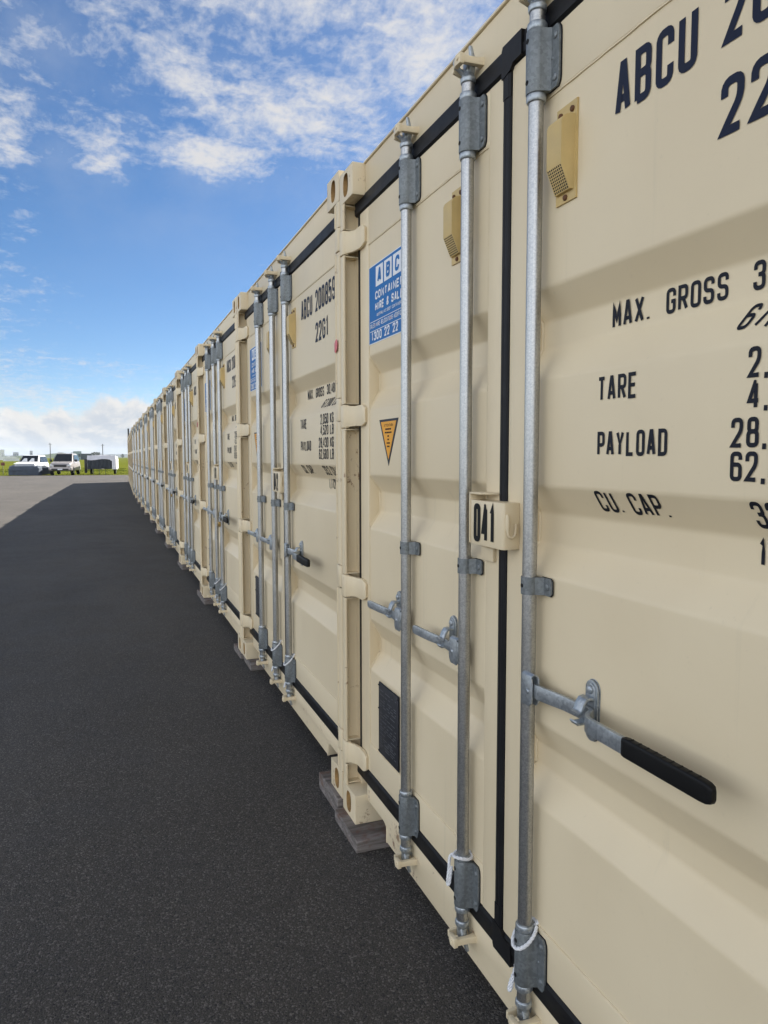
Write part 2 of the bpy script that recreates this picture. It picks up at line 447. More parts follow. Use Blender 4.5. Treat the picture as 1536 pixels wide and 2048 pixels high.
# ------------------------------------------------------------------ mesh helpers
class MB:
    def __init__(self):
        self.v, self.f, self.mi = [], [], []

    def add(self, vs, fs, mi=0):
        o = len(self.v)
        self.v += [tuple(p) for p in vs]
        self.f += [tuple(i + o for i in q) for q in fs]
        self.mi += [mi] * len(fs)
        return self

    def box(self, x0, x1, y0, y1, z0, z1, mi=0):
        x0, x1 = min(x0, x1), max(x0, x1)
        y0, y1 = min(y0, y1), max(y0, y1)
        z0, z1 = min(z0, z1), max(z0, z1)
        vs = [(x, y, z) for z in (z0, z1) for y in (y0, y1) for x in (x0, x1)]
        return self.add(vs, [(0, 2, 3, 1), (4, 5, 7, 6), (0, 1, 5, 4), (2, 6, 7, 3), (0, 4, 6, 2), (1, 3, 7, 5)], mi)

    def prism(self, pts, a0, a1, axis='z', mi=0):
        """closed 2-D outline extruded along an axis"""
        n = len(pts)
        def P(p, a):
            return {'z': (p[0], p[1], a), 'y': (p[0], a, p[1]), 'x': (a, p[0], p[1])}[axis]
        vs = [P(p, a0) for p in pts] + [P(p, a1) for p in pts]
        fs = [(i, (i + 1) % n, n + (i + 1) % n, n + i) for i in range(n)]
        fs += [tuple(range(n))[::-1], tuple(range(n, 2 * n))]
        return self.add(vs, fs, mi)

    def lathe(self, prof, cx=0.0, cy=0.0, n=20, mi=0, caps=True):
        """prof = [(z, r)...] round a vertical axis"""
        vs = []
        for z, r in prof:
            for k in range(n):
                a = 2 * math.pi * k / n
                vs.append((cx + r * math.cos(a), cy + r * math.sin(a), z))
        fs = []
        for j in range(len(prof) - 1):
            for k in range(n):
                k2 = (k + 1) % n
                fs.append((j * n + k, j * n + k2, (j + 1) * n + k2, (j + 1) * n + k))
        if caps:
            fs.append(tuple(range(n))[::-1])
            fs.append(tuple(range((len(prof) - 1) * n, len(prof) * n)))
        return self.add(vs, fs, mi)

    def tube(self, path, r, n=8, mi=0, flatten=None):
        path = [Vector(p) for p in path]
        rings = []
        ref = Vector((0.31, 0.17, 0.93)).normalized()
        for i, p in enumerate(path):
            t = (path[min(i + 1, len(path) - 1)] - path[max(i - 1, 0)]).normalized()
            a = ref - t * ref.dot(t)
            if a.length < 0.05:
                a = Vector((1, 0, 0)) - t * t.x
            a.normalize()
            b = t.cross(a)
            rr = r[i] if isinstance(r, (list, tuple)) else r
            rings.append([p + a * math.cos(2 * math.pi * k / n) * rr + b * math.sin(2 * math.pi * k / n) * rr for k in range(n)])
        vs = [q for ring in rings for q in ring]
        fs = []
        for j in range(len(rings) - 1):
            for k in range(n):
                k2 = (k + 1) % n
                fs.append((j * n + k, j * n + k2, (j + 1) * n + k2, (j + 1) * n + k))
        fs.append(tuple(range(n))[::-1])
        fs.append(tuple(range((len(rings) - 1) * n, len(rings) * n)))
        return self.add(vs, fs, mi)

    def loft(self, rings, mi=0, caps=True):
        n = len(rings[0])
        vs = [q for ring in rings for q in ring]
        fs = []
        for j in range(len(rings) - 1):
            for k in range(n):
                k2 = (k + 1) % n
                fs.append((j * n + k, j * n + k2, (j + 1) * n + k2, (j + 1) * n + k))
        if caps:
            fs.append(tuple(range(n))[::-1])
            fs.append(tuple(range((len(rings) - 1) * n, len(rings) * n)))
        return self.add(vs, fs, mi)

    def disc(self, c, nrm, r, n=12, mi=0, h=0.001):
        nrm = Vector(nrm).normalized()
        return self.tube([Vector(c), Vector(c) + nrm * h], r, n, mi)

    def mesh(self, name, mats, bevel=0.0, seg=2, smooth=True, angle=38, recalc=True):
        me = bpy.data.meshes.new(name)
        me.from_pydata(self.v, [], self.f)
        if not isinstance(mats, (list, tuple)):
            mats = [mats]
        for mt in mats:
            me.materials.append(mt)
        if any(self.mi):
            me.polygons.foreach_set('material_index', self.mi)
        if bevel or recalc:
            bm = bmesh.new()
            bm.from_mesh(me)
            if recalc:
                bmesh.ops.recalc_face_normals(bm, faces=bm.faces)
            if bevel:
                es = [e for e in bm.edges if len(e.link_faces) == 2 and e.calc_face_angle(0) > R(25)]
                bmesh.ops.bevel(bm, geom=es, offset=bevel, offset_type='OFFSET', segments=seg, profile=0.5,
                                affect='EDGES', clamp_overlap=True)
            bm.to_mesh(me)
            bm.free()
        if smooth:
            me.polygons.foreach_set('use_smooth', [True] * len(me.polygons))
            me.set_sharp_from_angle(angle=R(angle))
        me.update()
        return me


def link(name, me, parent=None, loc=(0, 0, 0), rot=(0, 0, 0)):
    o = bpy.data.objects.new(name, me)
    COL.objects.link(o)
    o.parent = parent
    o.location = loc
    o.rotation_euler = rot
    return o


def tag(o, label=None, category=None, group=None, kind=None):
    for k, v in (('label', label), ('category', category), ('group', group), ('kind', kind)):
        if v:
            o[k] = v
    return o


def thing(name, label, category, loc=(0, 0, 0), rotz=0.0, group=None):
    o = link(name, None, None, loc, (0, 0, rotz))
    return tag(o, label, category, group)


# ------------------------------------------------------------------ stroke lettering
# centre lines on a unit cell; 'r' after a point rounds that corner
def P(*a):
    return list(a)


r_ = 'r'
GLYPHS = {
    'A': [[(0, 0), (.42, 1), (.58, 1), (1, 0)], [(.16, .27), (.84, .27)]],
    'B': [[(0, 0), (0, 1), (1, 1, r_), (1, .53, r_), (0, .53)], [(.5, .53), (1, .53, r_), (1, 0, r_), (0, 0)]],
    'C': [[(1, .70), (1, 1, r_), (0, 1, r_), (0, 0, r_), (1, 0, r_), (1, .30)]],
    'D': [[(0, 0), (0, 1), (1, 1, r_), (1, 0, r_), (0, 0)]],
    'E': [[(1, 1), (0, 1), (0, 0), (1, 0)], [(0, .52), (.85, .52)]],
    'F': [[(1, 1), (0, 1), (0, 0)], [(0, .52), (.85, .52)]],
    'G': [[(1, .70), (1, 1, r_), (0, 1, r_), (0, 0, r_), (1, 0, r_), (1, .47), (.55, .47)]],
    'H': [[(0, 0), (0, 1)], [(1, 0), (1, 1)], [(0, .52), (1, .52)]],
    'I': [[(.5, 0), (.5, 1)]],
    'K': [[(0, 0), (0, 1)], [(1, 1), (.12, .45)], [(.38, .60), (1, 0)]],
    'L': [[(0, 1), (0, 0), (1, 0)]],
    'M': [[(0, 0), (0, 1), (.5, .30), (1, 1), (1, 0)]],
    'N': [[(0, 0), (0, 1), (1, 0), (1, 1)]],
    'O': [[(0, .5), (0, 1, r_), (1, 1, r_), (1, 0, r_), (0, 0, r_), (0, .5)]],
    'P': [[(0, 0), (0, 1), (1, 1, r_), (1, .45, r_), (0, .45)]],
    'R': [[(0, 0), (0, 1), (1, 1, r_), (1, .48, r_), (0, .48)], [(.50, .48), (1, 0)]],
    'S': [[(1, .74), (1, 1, r_), (0, 1, r_), (0, .52, r_), (1, .48, r_), (1, 0, r_), (0, 0, r_), (0, .26)]],
    'T': [[(0, 1), (1, 1)], [(.5, 1), (.5, 0)]],
    'U': [[(0, 1), (0, 0, r_), (1, 0, r_), (1, 1)]],
    'V': [[(0, 1), (.5, 0), (1, 1)]],
    'X': [[(0, 0), (1, 1)], [(0, 1), (1, 0)]],
    'Y': [[(0, 1), (.5, .45), (1, 1)], [(.5, .45), (.5, 0)]],
    '0': [[(0, .5), (0, 1, r_), (1, 1, r_), (1, 0, r_), (0, 0, r_), (0, .5)]],
    '1': [[(.12, .82), (.58, 1), (.58, 0)]],
    '2': [[(0, .70), (0, 1, r_), (1, 1, r_), (1, .58, r_), (0, 0), (1, 0)]],
    '3': [[(0, .74), (0, 1, r_), (1, 1, r_), (1, .53, r_), (.35, .53)], [(.5, .53), (1, .53, r_), (1, 0, r_), (0, 0, r_), (0, .26)]],
    '4': [[(.70, 0), (.70, .94)], [(.70, 1), (.62, 1), (0, .27), (1, .27)]],
    '5': [[(1, 1), (.05, 1), (0, .52), (.10, .60), (1, .64, r_), (1, 0, r_), (0, 0, r_), (0, .24)]],
    '6': [[(.98, .76), (.98, 1, r_), (0, 1, r_), (0, 0, r_), (1, 0, r_), (1, .57, r_), (0, .57)]],
    '7': [[(0, 1), (1, 1), (.35, 0)]],
    '8': [[(.5, .53), (.06, .53, r_), (.06, 1, r_), (.94, 1, r_), (.94, .53, r_), (.5, .53)],
          [(.5, .53), (0, .53, r_), (0, 0, r_), (1, 0, r_), (1, .53, r_), (.5, .53)]],
    '9': [[(.02, .24), (.02, 0, r_), (1, 0, r_), (1, 1, r_), (0, 1, r_), (0, .43, r_), (1, .43)]],
    '&': [[(1, 0), (.12, .74), (.16, 1, r_), (.72, 1, r_), (.70, .70), (0, .34), (.05, 0, r_), (.68, 0, r_), (1, .38)]],
    '.': [[(.5, -.02), (.5, .07)]],
    ',': [[(.56, .06), (.40, -.16)]],
    "'": [[(.5, .78), (.5, 1)]],
    '-': [[(.15, .45), (.85, .45)]],
    '*': [[(.25, .45), (.75, .45)]],
}
NARROW = {'.': .24, ',': .30, "'": .4, ' ': .75, '1': .8, 'I': .45, '*': .7}


def round_line(pts, rad):
    out = []
    for i, p in enumerate(pts):
        if len(p) < 3 or i in (0, len(pts) - 1):
            out.append((p[0], p[1]))
            continue
        a, b, c = Vector(pts[i - 1][:2]), Vector(p[:2]), Vector(pts[i + 1][:2])
        d1, d2 = a - b, c - b
        rr = min(rad, d1.length * .5 if len(pts[i - 1]) > 2 else d1.length * .98,
                 d2.length * .5 if len(pts[i + 1]) > 2 else d2.length * .98)
        s, e = b + d1.normalized() * rr, b + d2.normalized() * rr
        for k in range(6):
            t = k / 5
            # a quadratic swing pulled outwards reads close to a circular arc
            q = s * (1 - t) ** 2 + b * 2 * t * (1 - t) + e * t ** 2
            mid = s * (1 - t) + e * t
            q = q + (q - mid) * 0.17
            out.append((q.x, q.y))
    return out


LAYER = [0]


def ribbon(mb, pts, th, fold, mi=0):
    """flat stroke along pts; fold(a, b) gives the 3-D point"""
    dense = [Vector(pts[0])]
    for q in pts[1:]:
        q = Vector(q)
        n = max(1, int((q - dense[-1]).length / 0.016))
        s = dense[-1].copy()
        if (q - s).length < 1e-6:
            continue
        for k in range(1, n + 1):
            dense.append(s.lerp(q, k / n))
    L, Rr = [], []
    closed = (dense[0] - dense[-1]).length < 1e-5
    for i, p in enumerate(dense):
        if closed and i in (0, len(dense) - 1):
            a, b = (p - dense[-2]).normalized(), (dense[1] - p).normalized()
        else:
            a = (p - dense[i - 1]).normalized() if i else (dense[1] - p).normalized()
            b = (dense[i + 1] - p).normalized() if i < len(dense) - 1 else a
        na, nb = Vector((-a.y, a.x)), Vector((-b.y, b.x))
        m_ = na + nb
        if m_.length < 0.2:
            m_ = na.copy()
        m_.normalize()
        k = min(1.0 / max(m_.dot(na), 0.35), 1.9)
        L.append(p + m_ * th * .5 * k)
        Rr.append(p - m_ * th * .5 * k)
    LAYER[0] = (LAYER[0] + 1) % 6
    n = len(L)
    lift = [(LAYER[0] % 3) * 0.00030 + 0.00028 * i / n for i in range(n)] * 2     # a stroke never lies in its own plane where it crosses itself
    vs = [(q[0] - h, q[1], q[2]) for q, h in zip([fold(*q) for q in L] + [fold(*q) for q in Rr], lift)]
    mb.add(vs, [(i, i + 1, n + i + 1, n + i) for i in range(n - 1)], mi)


def text(mb, s, h, fold, length=None, pitch=None, th=None, wfac=0.40, slant=0.0, mi=0, gap=0.26, word=None):
    """draw s from the origin; scaled sideways to fill length when given"""
    th = th or h * 0.135
    units = []
    x = 0.0
    for ch in s:
        k = NARROW.get(ch, 1.0)
        units.append((ch, x, k))
        x += k + gap
    total = x - gap
    cw = (length / total) if length else (pitch / (1 + gap) if pitch else h * wfac)
    nw = 0
    for ch, x0, k in units:
        nw += ch == ' '
        if ch == ' ' or ch not in GLYPHS or (word is not None and nw != word):
            continue
        gw = cw * k
        for line in GLYPHS[ch]:
            real = []
            for p in line:
                a = th / 2 + p[0] * max(gw - th, th * .2)
                b = th / 2 + p[1] * (h - th)
                real.append((x0 * cw + a + slant * b, b) + ((r_,) if len(p) > 2 else ()))
            ribbon(mb, round_line(real, max(gw - th, th) * .5), th, fold, mi)
    return total * cw


# ------------------------------------------------------------------ container dimensions (metres, local frame)
# x runs into the container, y to the camera's left along the row, z up
LEN, WID, HGT = 6.058, 2.438, 2.591
HW = WID / 2
XF = 0.050                                   # outer face of door frames, header and sill
XP = 0.0535                                  # door sheet between the corrugations
DEPTH = 0.044
TROUGH = [(1.865, 1.800, 1.735, 1.660), (1.412, 1.347, 1.272, 1.205), (0.848, 0.772, 0.716, 0.645)]
Z_SHEET = (0.345, 2.281)


def sheet_profile():
    raw = [(Z_SHEET[1], XP)]
    for a, b_, c, d in TROUGH:
        raw += [(a, XP), (b_, XP + DEPTH), (c, XP + DEPTH), (d, XP)]
    raw.append((Z_SHEET[0], XP))
    out = [raw[0]]
    for i in range(1, len(raw) - 1):
        p, q, s = Vector(raw[i - 1]), Vector(raw[i]), Vector(raw[i + 1])
        rr = 0.0075
        a, b_ = q + (p - q).normalized() * rr, q + (s - q).normalized() * rr
        for k in range(5):
            t = k / 4
            g = a * (1 - t) ** 2 + q * 2 * t * (1 - t) + b_ * t * t
            out.append((g.x, g.y))
    out.append(raw[-1])
    return out


PROF = sheet_profile()


def sheet_x(z):
    if z >= PROF[0][0] or z <= PROF[-1][0]:
        return XF
    for (z1, x1), (z0, x0) in zip(PROF, PROF[1:]):
        if z0 <= z <= z1:
            return x0 + (x1 - x0) * (z - z0) / max(z1 - z0, 1e-9)
    return XP


def on_sheet(y0, z0, lift=0.0009):
    return lambda a, b: (sheet_x(z0 + b) - lift, y0 - a, z0 + b)


def on_plane(x, y0, z0):
    return lambda a, b: (x, y0 - a, z0 + b)


MESH = {}
rng = random.Random(3)

# body: roof, side walls and floor in one closed shell, ribbed along the sides
b = MB()
nrib = 22
for s in (1, -1):
    pts = []
    for k in range(nrib):
        x0 = 0.17 + (LEN - 0.34) * k / nrib
        st = (LEN - 0.34) / nrib
        pts += [(x0, s * 1.205), (x0 + st * .30, s * 1.205), (x0 + st * .45, s * 1.172), (x0 + st * .85, s * 1.172)]
    pts.append((LEN - 0.17, s * 1.205))
    pts += [(LEN - 0.17, s * 1.14), (0.17, s * 1.14)]
    b.prism(pts, 0.16, 2.53)
b.box(0.125, LEN, -1.150, 1.150, 0.13, 2.560)
for s in (1, -1):
    b.box(0.178, LEN - 0.178, s * 1.219, s * 1.155, 2.532, 2.586)
    b.box(0.178, LEN - 0.178, s * 1.219, s * 1.155, 0.016, 0.158)
b.box(LEN - 0.10, LEN - 0.004, -1.219, 1.219, 0.005, 2.588)
MESH['body'] = b.mesh('container_body', M['beige'], smooth=False)

# header with drip lip
b = MB()
b.box(XF, 0.13, -1.056, 1.056, 2.480, 2.586)
b.box(0.0435, 0.16, -1.056, 1.056, 2.5865, 2.5945)
MESH['header'] = b.mesh('container_header', M['beige'], 0.003)
# sill, notched beside the corner castings
b = MB()
out = [(1.056, .165), (1.056, .098), (.868, .098), (.845, .088), (.838, .032), (-.838, .032), (-.845, .088), (-.868, .098),
       (-1.056, .098), (-1.056, .165)]
b.prism(out, XF, 0.13, 'x')
b.box(0.0475, 0.060, .832, .838, .030, .093)
b.box(0.0475, 0.060, -.838, -.832, .030, .093)
MESH['sill'] = b.mesh('container_sill', M['beige_rusty'], 0.0025)


# corner casting with the oval hand hole of the front face
def casting_mesh(side, topc):
    mb = MB()
    n = 40
    yo, yi = side * HW, side * (HW - 0.162)
    z0, z1 = 0.0, 0.118
    cy, cz_ = side * (HW - 0.077), 0.060 if not topc else 0.056
    hw_, hh = 0.030, 0.043
    outer, inner = [], []
    ra = 0.022
    for k in range(n):
        a = 2 * math.pi * k / n
        ca, sa = math.cos(a), math.sin(a)
        # squared outline, corner rounded on the outer side
        q = max(abs(ca), abs(sa))
        oy, oz = ca / q, sa / q
        y = (yo + yi) / 2 + oy * 0.081
        z = 0.059 + oz * 0.059
        inner.append((cy + math.copysign(abs(ca) ** .75, ca) * hw_, cz_ + math.copysign(abs(sa) ** .75, sa) * hh))
        outer.append((y, z))
    fo = [(0.0, y, z) for y, z in outer]
    bo = [(0.172, y, z) for y, z in outer]
    fi = [(0.0, y, z) for y, z in inner]
    di = [(0.016, y, z) for y, z in inner]
    o = fo + bo + fi + di
    fs = []
    for k in range(n):
        k2 = (k + 1) % n
        fs.append((k, k2, n + k2, n + k))
        fs.append((k, 2 * n + k, 2 * n + k2, k2))
    fs.append(tuple(range(n, 2 * n)))
    mb.add(o, fs, 0)
    mb.add(fi + di, [(k, n + k, n + (k + 1) % n, (k + 1) % n) for k in range(n)], 1)
    # the hollow behind the hole
    e = 1.15
    hol = [(0.016, cy + (y - cy) * e, cz_ + (z - cz_) * e) for y, z in inner]
    bak = [(0.10, cy + (y - cy) * e, cz_ + (z - cz_) * e) for y, z in inner]
    fs = [(k, (k + 1) % n, n + (k + 1) % n, n + k) for k in range(n)] + [tuple(range(n, 2 * n))]
    mb.add(hol + bak, fs, 1)
    me = mb.mesh('casting', [M['beige_rusty'], M['cavity']], 0, angle=30)
    bm = bmesh.new()
    bm.from_mesh(me)
    es = [e_ for e_ in bm.edges if len(e_.link_faces) == 2 and e_.calc_face_angle(0) > R(60)
          and max(abs(v.co.z - .059) for v in e_.verts) > .050 or
          len(e_.link_faces) == 2 and e_.calc_face_angle(0) > R(60) and min(abs(v.co.y - (yo + yi) / 2) for v in e_.verts) > .079]
    bmesh.ops.bevel(bm, geom=es, offset=0.005, segments=3, profile=0.5, affect='EDGES', clamp_overlap=True)
    bm.to_mesh(me)
    bm.free()
    me.polygons.foreach_set('use_smooth', [True] * len(me.polygons))
    me.set_sharp_from_angle(angle=R(35))
    return me


for s in (1, -1):
    MESH['casting', s] = casting_mesh(s, False)

HINGE_Z = (0.256, 0.955, 1.643, 2.323)


def post_mesh(s):
    mb = MB()
    pl_ = [(0.15, HW), (0.010, HW), (0.003, HW - .003), (0.000, HW - .010), (0.000, HW - .040), (0.002, HW - .047), (0.006, HW - .050), (0.009, HW - .0485),
           (0.011, HW - .044), (0.013, HW - .020), (0.018, HW - .014), (0.058, HW - .014), (0.063, HW - .020), (0.063, HW - .062), (0.15, HW - .062)]
    # front face in lengths, open joints above and below each hinge lug, a core standing back inside them
    ends = [0.119] + [q for h in HINGE_Z for q in (h - .0495, h + .0495)] + [2.472]
    for a, c in zip(ends[::2], ends[1::2]):
        mb.prism([(x, s * y) for x, y in pl_], a, c)
    core = [(0.149, HW - .002), (0.016, HW - .003), (0.0085, HW - .012), (0.0085, HW - .034), (0.0115, HW - .038), (0.0145, HW - .0185), (0.0195, HW - .0125),
            (0.0600, HW - .0125), (0.0645, HW - .0185), (0.0645, HW - .060), (0.149, HW - .060)]
    mb.prism([(x, s * y) for x, y in core], 0.120, 2.471)
    # edge bar broken at each hinge
    cuts = [0.125] + [q for h in HINGE_Z for q in (h - .052, h + .052)] + [2.466]
    for a, c in zip(cuts[::2], cuts[1::2]):
        if c - a > .01:
            y = s * (HW - .0475)
            mb.tube([(0.004, y, a), (0.002, y, a + .004), (0.002, y, c - .004), (0.004, y, c)], 0.0062, 8)
            for q in (a, c):
                mb.box(0.003, 0.062, s * (HW - .047), s * (HW - .015), q - .0025, q + .0025)
    return mb.mesh('post', M['beige_rusty'], 0, angle=50)


def lug_mesh(s):
    mb = MB()
    pl_ = [(0.020, HW + .0005), (0.004, HW + .0005), (-.003, HW - .006), (-.0045, HW - .022), (-.003, HW - .043), (0.004, HW - .052), (0.020, HW - .053)]
    mb.prism([(x, s * y) for x, y in pl_], -.0455, .0455)
    return mb.mesh('lug', M['beige_rusty'], 0.002, angle=50)


def hinge_mesh(s):
    mb = MB()
    path = [(0.000, 1.176, .040), (0.006, 1.166, .041), (0.015, 1.158, .041), (0.024, 1.145, .040), (0.030, 1.128, .039), (0.033, 1.110, .040),
            (0.034, 1.085, .041), (0.0345, 1.062, .040), (0.036, 1.046, .034), (0.040, 1.036, .026)]
    rings = []
    for i, (x, y, h) in enumerate(path):
        a, c = path[max(i - 1, 0)], path[min(i + 1, len(path) - 1)]
        t = Vector((c[0] - a[0], c[1] - a[1])).normalized()
        nrm = Vector((t.y, -t.x))
        if nrm.x > 0:
            nrm = -nrm
        o = Vector((x, y))
        inn = o - nrm * (0.013 if i < 8 else 0.012)
        e = 0.004
        mid = o - nrm * .0015
        rings.append([(mid.x, s * mid.y, -h), (o.x, s * o.y, -h + e), (o.x, s * o.y, h - e), (mid.x, s * mid.y, h), (inn.x, s * inn.y, h), (inn.x, s * inn.y, -h)])
    mb.loft(rings)
    return mb.mesh('hinge', M['beige'], 0, angle=50)


for s in (1, -1):
    MESH['post', s] = post_mesh(s)
    MESH['lug', s] = lug_mesh(s)
    MESH['hinge', s] = hinge_mesh(s)

Y_OUT, Y_IN, Y_S1, Y_S0 = 1.117, 0.0185, 1.023, 0.094


def door_mesh(s):
    mb = MB()
    x1 = 0.108
    mb.box(XF, x1, s * Y_S1, s * Y_OUT, 0.229, 2.421)
    mb.box(XF, x1, s * Y_IN, s * Y_S0, 0.229, 2.421)
    mb.box(XF + .0004, x1, s * Y_S0, s * Y_S1, Z_SHEET[1], 2.4206)
    mb.box(XF + .0004, x1, s * Y_S0, s * Y_S1, 0.2294, Z_SHEET[0])
    return mb.mesh('door', M['beige'], 0.0035, seg=3)


def panel_mesh(s):
    mb = MB()
    ys = (s * (Y_S0 + .0002), s * (Y_S1 - .0002))
    vs = [(x, y, z) for z, x in PROF for y in ys]
    mb.add(vs, [(2 * i, 2 * i + 1, 2 * i + 3, 2 * i + 2) for i in range(len(PROF) - 1)])
    vs = [(0.112, y, z) for z in (Z_SHEET[0], Z_SHEET[1]) for y in ys]
    mb.add(vs, [(0, 1, 3, 2)])
    # run of sealant where the sheet meets the frame, thick and wavering in the hollows
    for y, d in ((ys[0], 1), (ys[1], -1)):
        path = []
        rr = []
        for i, (z, x) in enumerate(PROF):
            path.append((x - .0005 + rng.uniform(-.0006, .0006), y + s * d * rng.uniform(0, .0022), z))
            rr.append(0.0024 if x < XP + .002 else 0.0040 + rng.uniform(-.0008, .0008))
        mb.tube(path, rr, 6)
    for z in (Z_SHEET[0] + .001, Z_SHEET[1] - .001):
        path = [(XP - .001 + rng.uniform(-.0006, .0004), ys[0] + (ys[1] - ys[0]) * k / 40, z + rng.uniform(-.0006, .0006)) for k in range(41)]
        mb.tube(path, .0022, 5)
    return mb.mesh('door_sheet', M['beige'], 0, angle=60)


def seal_mesh(s):
    mb = MB()
    def strip(pts, a0, a1, ax):
        mb.prism(pts, a0, a1, ax)
    # top and bottom runs with a raised lip
    top = [(0.075, 2.4225), (0.052, 2.4225), (0.0455, 2.428), (0.0445, 2.448), (0.0475, 2.4545), (0.0465, 2.472), (0.0495, 2.4795), (0.075, 2.4795)]
    bot = [(x, 2.6455 - z) for x, z in [(0.075, 2.4175), (0.052, 2.4175), (0.0455, 2.424), (0.0445, 2.446), (0.0475, 2.4525), (0.0465, 2.472), (0.0495, 2.4795), (0.075, 2.4795)]]
    inner = 0.0185 if s > 0 else -0.019
    y0, y1 = (0.0185, 1.166) if s > 0 else (0.019, 1.166)
    mb.prism(top, s * y0, s * y1, 'y')
    mb.prism(bot, s * y0, s * y1, 'y')
    side = [(0.085, s * 1.1175), (0.062, s * 1.1175), (0.056, s * 1.124), (0.056, s * 1.150), (0.060, s * 1.1675), (0.085, s * 1.1675)]
    mb.prism(side, 0.229, 2.4215, 'z')
    if s < 0:
        mid = [(0.085, 0.0180), (0.0490, 0.0176), (0.0450, 0.014), (0.0430, 0.004), (0.0445, 0.000), (0.0435, -.006), (0.0450, -.014), (0.0490, -.018), (0.085, -.0185)]
        mb.prism(mid, 0.222, 2.424, 'z')
        # thicker moulded corners where the centre run meets the top and bottom runs
        for z, d in ((2.424, 1), (0.222, -1)):
            mb.prism([(0.085, 0.0182), (0.0480, 0.0180), (0.0425, 0.013), (0.0420, -.010), (0.0465, -.0180), (0.085, -.0182)], z - d * .070, z + d * .004, 'z')
            mb.prism([(-.072, z + d * .0575), (0.014, z + d * .0575), (0.0192, z + d * .048), (0.0192, z - d * .018), (0.004, z - d * .018), (-.022, z - d * .012), (-.034, z + d * .0005),
                      (-.072, z + d * .0008)], 0.0405, 0.070, 'x')
    return mb.mesh('seal', M['rubber'], 0, angle=30)


for s in (1, -1):
    MESH['door', s] = door_mesh(s)
    MESH['panel', s] = panel_mesh(s)
    MESH['seal', s] = seal_mesh(s)

# locking rods: origin on the rod axis at the container's base height
RX, RR = 0.0246, 0.0170
b = MB()
b.lathe([(0.150, RR), (2.462, RR)], n=24)
MESH['rod'] = b.mesh('rod', M['pipe'])


def bracket_mesh():
    """round bearing sleeve, height 0.135, flanges on both sides, gasket behind"""
    mb = MB()
    h = 0.0675
    mb.lathe([(-h, .0172), (-h, .0232), (-h + .002, .0240), (h - .002, .0240), (h, .0232), (h, .0172)], n=28, caps=False)
    for s in (1, -1):
        # flank running from the sleeve to the door, then the flange itself
        hh = h * .97
        pts = [(s * .015, -hh), (s * .050, -hh), (s * .057, -hh + .010), (s * .0585, -hh + .022), (s * .0585, hh - .022), (s * .057, hh - .010), (s * .050, hh), (s * .015, hh)]
        mb.prism(pts, .0185, .0232, 'x')
        mb.prism([(y * 1.03 + s * .0004, z * 1.02) for y, z in pts], .0234, .0254, 'x', 1)
        mb.prism([(-.004, s * .0236), (.010, s * .0262), (.0186, s * .0300), (.0186, s * .012), (.0, s * .012)], -h + .001, h - .001, 'z')
        for z in (-.044, .044):
            mb.tube([(.0186, s * .0445, z), (.0160, s * .0445, z), (.0140, s * .0445, z)], [.0088, .0082, .0050], 14)
        mb.tube([(.0188, s * .033, 0), (.0168, s * .033, .0)], [.0050, .0022], 8)
    for z in (-.044, .044):
        mb.disc((-.0234, .0015, z), (-1, 0.06, 0), .0056, 12, 2, .0012)
    return mb.mesh('bracket', [M['bracket'], M['rubber'], M['hole']], 0, angle=35)


MESH['bracket'] = bracket_mesh()
b = MB()
b.lathe([(-.009, RR), (-.009, .0205), (-.006, .0222), (.005, .0222), (.008, .0205), (.008, RR)], n=24, caps=False)
MESH['collar'] = b.mesh('collar', M['handle'], 0, angle=35)


def clamp_mesh():
    mb = MB()
    h = .0205
    mb.lathe([(-h, .0172), (-h, .0200), (h, .0200), (h, .0172)], n=24, caps=False)
    for s in (1, -1):
        pts = [(s * .016, -h), (s * .052, -h), (s * .0585, -h + .006), (s * .0585, h - .006), (s * .052, h), (s * .016, h)]
        mb.prism(pts, .0200, .0240, 'x')
        mb.prism([(y * 1.02 + s * .0004, z * 1.06) for y, z in pts], .0241, .0254, 'x', 1)
        mb.prism([(.002, s * .0198), (.012, s * .0240), (.0201, s * .0300), (.0201, s * .012), (.0, s * .012)], -h, h, 'z')
        mb.tube([(.0201, s * .0445, 0), (.0175, s * .0445, 0), (.0160, s * .0445, 0)], [.0082, .0076, .0045], 14)
    mb.disc((-.0194, .0012, 0), (-1, 0.06, 0), .0050, 12, 2, .0012)
    return mb.mesh('clamp', [M['bracket'], M['rubber'], M['hole']], 0, angle=35)


MESH['clamp'] = clamp_mesh()


def cam_mesh():
    """forged cam above the rod: neck, collar and two curled claws; bottom ones are turned over"""
    mb = MB()
    mb.lathe([(-.030, .0160), (-.004, .0160), (-.002, .0200), (.010, .0210), (.014, .0180), (.028, .0130), (.040, .0100)], n=18)
    def horn(path, w):
        rings = []
        for i, (x, y, z) in enumerate(path):
            k = w * (1 - .45 * i / (len(path) - 1))
            rings.append([(x - k, y - k * .75, z), (x + k, y - k * .75, z), (x + k, y + k * .75, z), (x - k, y + k * .75, z)])
        mb.loft(rings)
    horn([(-.002, .000, .012), (-.012, .006, .026), (-.026, .010, .036), (-.033, .011, .050), (-.031, .010, .062)], .0095)
    horn([(.002, -.004, .012), (.004, -.012, .030), (.003, -.018, .048), (-.002, -.021, .066), (-.006, -.022, .082)], .0090)
    mb.box(-.010, .012, -.012, .012, .022, .050)
    return mb.mesh('cam', M['handle'], 0.002, angle=40)


MESH['cam'] = cam_mesh()


